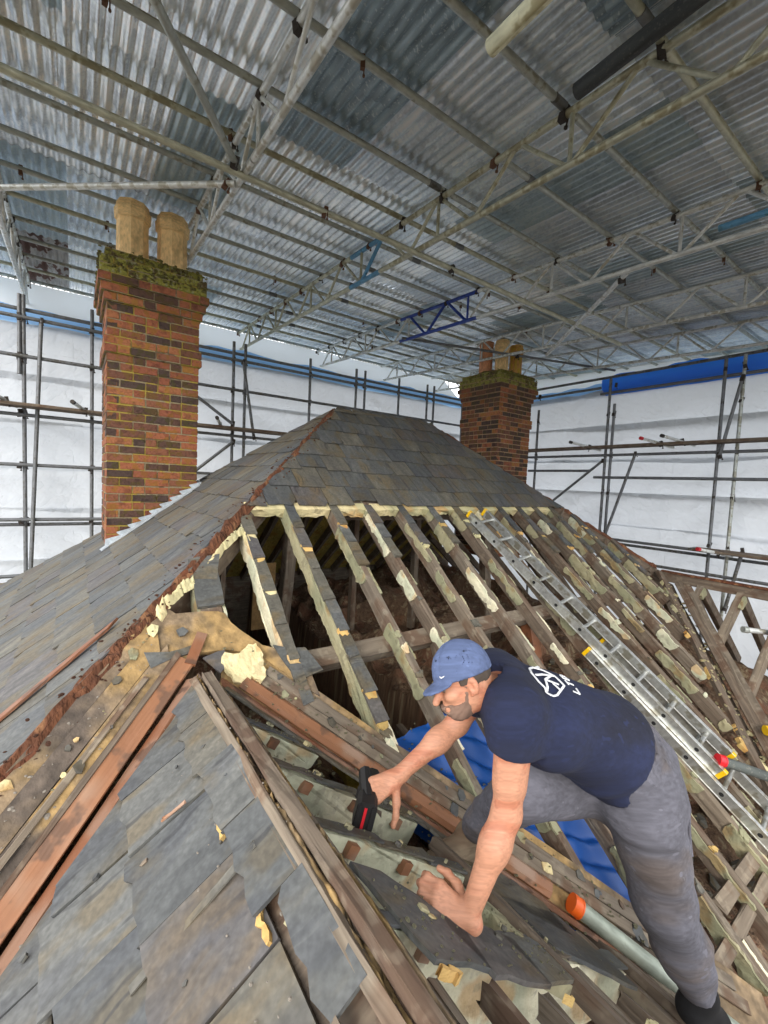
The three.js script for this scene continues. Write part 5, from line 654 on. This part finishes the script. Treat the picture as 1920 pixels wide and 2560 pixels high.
    for (const a of [0.35, 1.15, -0.5, 2.0]) { const p = onCap([a, 0.108]), q = new THREE.SphereGeometry(0.0035, 8, 6); q.translate(p.x, p.y, p.z); part(cap, 'eyelet', q, mat(0x2f3950, null)); }
  }
  // t-shirt
  const shirtM = mat(0x1e2644, T.cloth, { roughness: 0.95, bumpMap: T.grainBump, bumpScale: 0.0015 });
  const tee = union([...torso.slice(0, 6), torso[7], cone(J.shN, vmix(J.shN, J.elN, 0.30), 0.06, 0.061), cone(J.shF, vmix(J.shF, J.elF, 0.42), 0.062, 0.062)], 0.05), axisT = vnorm(vsub(J.pelv, J.neck)), upT = vnorm(vsub(J.elN, J.shN));
  wear('t_shirt', (x, y, z) => { const p = [x, y, z], a = vdot(vsub(p, J.waist), axisT), fold = 0.006 * Math.sin(a * 70 + 6 * n3(x * 6, y * 6, z * 6)) * smooth(-0.2, 0.05, a) * smooth(-0.75, -0.95, y) + 0.005 * n3(x * 11, y * 11, z * 11, 9) + 0.010 * (0.5 - Math.abs(n3(x * 7 + y * 5, y * 9, z * 7 - y * 4, 15))) * (0.35 + smooth(-0.75, -0.95, y)); let d = tee(x, y, z) - 0.010 - fold - 0.014 * smooth(-0.05, 0.12, a) * smooth(-0.8, -0.98, y); d = Math.max(d, a - 0.028 - 0.05 * smooth(-0.85, -0.98, y) + 0.012 * n3(x * 9, y * 9, z * 9)); const cuff = vdot(vsub(p, vmix(J.shN, J.elN, 0.36)), upT); if (Math.hypot(...vsub(p, vmix(J.shN, J.elN, 0.36))) < 0.11 && y < -0.66 && x < 1.05) d = Math.max(d, cuff - 0.012); const nk = vlen(vsub(p, vadd(J.neck, [-0.055, 0.03, 0.02]))) - 0.068; return Math.max(d, -nk); }, [0.88, -1.18, 0.5], [1.66, -0.46, 1.16], 0.0085, shirtM, 'dusty navy t-shirt');
  // joggers, waistband, socks, boots
  const jog = mat(0x6a6a74, T.cloth, { roughness: 0.96, bumpMap: T.grainBump, bumpScale: 0.0015 });
  const trunk = union([cone(J.waist, J.pelv, 0.118, 0.124), cone(J.hipN, J.hipF, 0.104, 0.1)], 0.04), cuffN = vmix(J.kneeN, J.ankN, 0.9), cuffF = vmix(J.kneeF, J.ankF, 0.88), trous = union([cone(J.hipN, J.hipF, 0.104, 0.1), cone(vadd(J.hipN, [0.01, 0, 0]), vadd(J.kneeN, [0, 0, 0]), 0.108, 0.08), cone(J.kneeN, vmix(J.kneeN, cuffN, 0.6), 0.083, 0.068), cone(vmix(J.kneeN, cuffN, 0.5), cuffN, 0.07, 0.05), cone(J.hipF, J.kneeF, 0.102, 0.082), cone(J.kneeF, cuffF, 0.078, 0.05)], 0.04), axP = vnorm(vsub(J.pelv, J.waist)), legN = vnorm(vsub(J.ankN, J.kneeN)), thN = vnorm(vsub(J.kneeN, J.hipN));
  wear('joggers', (x, y, z) => { const p = [x, y, z], a = vdot(vsub(p, J.waist), axP), b = vdot(vsub(p, J.kneeN), legN), c = vdot(vsub(p, J.hipN), thN), f = 0.010 + 0.006 * n3(x * 8, y * 8, z * 8, 3) + 0.016 * (0.45 - Math.abs(n3(x * 8 + y * 3, y * 11 + x * 4, z * 8, 21))) + 0.004 * Math.sin((y + x * 0.6) * 62 + 5 * n3(x * 5, y * 5, z * 5)) * smooth(0.12, 0.34, b) + 0.003 * Math.sin(c * 60 + 4 * n3(x * 7, y * 7, z * 7, 8)) * smooth(0.14, 0, Math.abs(c - 0.05)); let d0 = Math.max(trunk(x, y, z) - f, 0.05 - a); const w = Math.abs(a - 0.075); if (w < 0.032) d0 += 0.004 * Math.cos(vdot(p, [70, 70, 90]) * 3) - 0.003; let d = smin(d0, trous(x, y, z) - f + 0.35 * Math.max(0, 0.03 - a) * smooth(1.36, 1.44, x), 0.03); const cut = vdot(vsub(p, cuffN), legN) - 0.012; if (y < -1.3 && x > 1.5) d = Math.max(d, cut); return d; }, [1.1, -1.8, 0.36], [1.86, -0.68, 1.24], 0.0085, jog, 'grey dust-stained joggers');
  wear('underwear_band', (x, y, z) => { const a = vdot(vsub([x, y, z], J.waist), axP); return Math.max(trunk(x, y, z) - 0.0015, a - 0.055, 0.012 - a); }, [1.2, -1.05, 0.45], [1.68, -0.62, 0.95], 0.0085, mat(0xb3bcc8, T.cloth, { roughness: 0.9 }), 'pale grey waistband');
  { const tf = (x, y, z) => trous(x, y, z) - 0.012, on = vnorm([0.52, 0.07, -0.95]), b0 = vadd(J.hipN, [0.0, -0.06, 0]), dropT = (dy, dx) => { let p = vadd(vadd(vadd(b0, [0, dy, 0]), vnorm([0.85, 0, 0.5]), dx), on, 0.2); for (let i = 0; i < 60; i++) { const d = tf(...p); if (d < 0.004) break; p = vadd(p, on, -Math.max(0.001, d * 0.8)); } return V(...p); }; const gs = []; for (let k = 0; k < 6; k++) gs.push(bar(dropT(0.04 - k * 0.02, 0.03 + 0.006 * Math.sin(k)), dropT(0.02 - k * 0.02, 0.03 + 0.006 * Math.sin(k + 1)), 0.022 - Math.abs(k - 2.5) * 0.005, 0.004, V(...on))); part(person, 'pocket_opening', merge(gs), mat(0x3c3b46, T.cloth, { roughness: 0.95 })); for (const dx of [0.014, 0.046]) part(person, 'pocket_welt', merge([0, 1, 2, 3, 4, 5].map(k => bar(dropT(0.05 - k * 0.022, dx), dropT(0.028 - k * 0.022, dx), 0.009, 0.009, V(...on), { cham: 0.3 }))), jog); }
  const sockM = mat(0x17171a, T.cloth, { roughness: 0.95 });
  wear('sock', union([cone(vmix(J.kneeN, J.ankN, 0.82), vadd(J.ankN, [0.02, -0.05, 0]), 0.042, 0.046)], 0.01), [1.68, -1.9, 0.38], [1.92, -1.6, 0.6], 0.007, sockM);
  wear('sock', union([cone(vmix(J.kneeF, J.ankF, 0.75), vadd(J.ankF, [0.0, -0.03, 0]), 0.046, 0.046)], 0.01), [1.2, -1.52, 0.98], [1.44, -1.2, 1.26], 0.007, sockM);
  const boot = (ank, dir, m) => { dir = vnorm(dir); const s = vnorm(vcross(dir, [0, 1, 0])), heel = vadd(vadd(ank, dir, -0.045), [0, -0.075, 0]), toe = vadd(vadd(ank, dir, 0.17), [0, -0.10, 0]), ball = vadd(vadd(ank, dir, 0.10), [0, -0.085, 0]); const f = union([cone(vadd(ank, [0, 0.0, 0]), heel, 0.05, 0.042), cone(heel, ball, 0.042, 0.047), cone(ball, toe, 0.047, 0.036), cone(ank, ball, 0.046, 0.042)], 0.03), lo = [0, 1, 2].map(i => Math.min(heel[i], toe[i], ank[i]) - 0.09), hi = [0, 1, 2].map(i => Math.max(heel[i], toe[i], ank[i]) + 0.09); wear('boot', (x, y, z) => Math.max(f(x, y, z) - 0.004 * n3(x * 20, y * 20, z * 20), (heel[1] - 0.04 + (toe[1] - heel[1]) * 0.5) - y), lo, hi, 0.006, m); };
  boot(vadd(J.ankN, [0.02, -0.03, 0]), [0.6, -0.45, -0.2], sockM);
  boot(vadd(J.ankF, [-0.01, -0.02, 0]), [-0.85, 0.2, 0.2], mat(0xe2d2be, T.wood, { roughness: 0.95, bumpMap: T.woodBump, bumpScale: 0.006 }));
  // print on the back of the t-shirt
  { const pm = mat(0xdfe2e6, null, { roughness: 0.9 }), base = vadd(vmix(J.neck, J.chest, 0.2), [0.0, 0.0, -0.035]), outN = vnorm([0.30, 0.86, -0.28]), exA = vnorm(vadd(axisT, outN, -vdot(axisT, outN))), eyA = vcross(outN, exA), f = (x, y, z) => { let d = tee(x, y, z) - 0.010; return d; };
    const drop = (a, b) => { a *= 1.25; b *= 1.3; let p = vadd(vadd(vadd(base, exA, a), eyA, b), outN, 0.16); for (let i = 0; i < 60; i++) { const d = f(...p); if (d < 0.0085) break; p = vadd(p, outN, -Math.max(0.0015, d * 0.8)); } return V(...p); };
    const stroke = (pts, w) => { const gs = []; for (let i = 0; i + 1 < pts.length; i++) { const n = 4; for (let k = 0; k < n; k++) { const A = drop(lerp(pts[i][0], pts[i + 1][0], k / n), lerp(pts[i][1], pts[i + 1][1], k / n)), Bq = drop(lerp(pts[i][0], pts[i + 1][0], (k + 1) / n), lerp(pts[i][1], pts[i + 1][1], (k + 1) / n)); gs.push(bar(A, Bq, w, 0.003, V(...outN))); } } return merge(gs); };
    const em = [[[0.0, 0.03], [0.015, 0.05], [0.04, 0.055], [0.055, 0.04], [0.045, 0.02]], [[0.0, 0.03], [-0.002, 0.0], [0.01, -0.03], [0.03, -0.045]], [[0.02, 0.045], [0.03, 0.01], [0.055, -0.01]], [[0.055, 0.04], [0.075, 0.02], [0.07, -0.015], [0.05, -0.04], [0.03, -0.045]], [[0.01, 0.0], [0.035, -0.012], [0.07, -0.015]], [[0.03, 0.01], [0.06, 0.02]], [[0.035, -0.045], [0.055, -0.06]]];
    const lt = [[[0.095, 0.03], [0.115, 0.03]], [[0.115, 0.03], [0.115, 0.012]], [[0.095, 0.0], [0.115, 0.0]], [[0.095, 0.008], [0.095, -0.008]], [[0.095, -0.018], [0.115, -0.018], [0.112, -0.034], [0.098, -0.034], [0.095, -0.018]]];
    part(person, 'shirt_print', merge([...em.map(s => stroke(s, 0.0065)), ...lt.map(s => stroke(s, 0.0045))]), pm, 'white printed emblem and lettering on the upper back');
  }
  // cordless tool in the far hand
  const g = thing('cordless_tool', 'black cordless power tool with red striped battery held in the worker\'s hand', 'power tool', V(0.77, -1.1, 1.1));
  const c = V(0.752, -1.062, 1.085), ez = V(0.58, -0.063, 0.81), ey = new THREE.Vector3(0.0, 1, 0).addScaledVector(V(0.81, 0.04, -0.58), 0.22).normalize(), black = mat(0x1d1c1d, T.grain, { roughness: 0.6 }), red = mat(0xc8202c, null, { roughness: 0.5 });
  const ax = new THREE.Vector3().crossVectors(ey, ez).normalize(), Q = (x, y, z) => c.clone().addScaledVector(ax, x).addScaledVector(ey, y).addScaledVector(ez, z);
  part(g, 'battery', bar(Q(0, 0, 0), Q(0, 0, 0.065), 0.066, 0.1, ey, { cham: 0.18 }), black);
  for (const x of [-0.022, 0.022]) part(g, 'battery_rib', bar(Q(x, 0, -0.004), Q(x, 0, 0.004), 0.012, 0.085, ey, { cham: 0.2 }), black);
  part(g, 'battery_stripe', bar(Q(0.003, 0, -0.003), Q(0.003, 0, 0.002), 0.009, 0.068, ey), red);
  part(g, 'handle', bar(Q(0, 0.03, 0.05), Q(0.02, 0.055, 0.16), 0.04, 0.045, ey, { cham: 0.3, seg: 3 }), black);
  part(g, 'motor_body', bar(Q(0.0, -0.01, 0.13), Q(-0.03, -0.05, 0.30), 0.065, 0.07, ey, { cham: 0.3, seg: 3 }), black);
}
renderer.render(scene, camera);
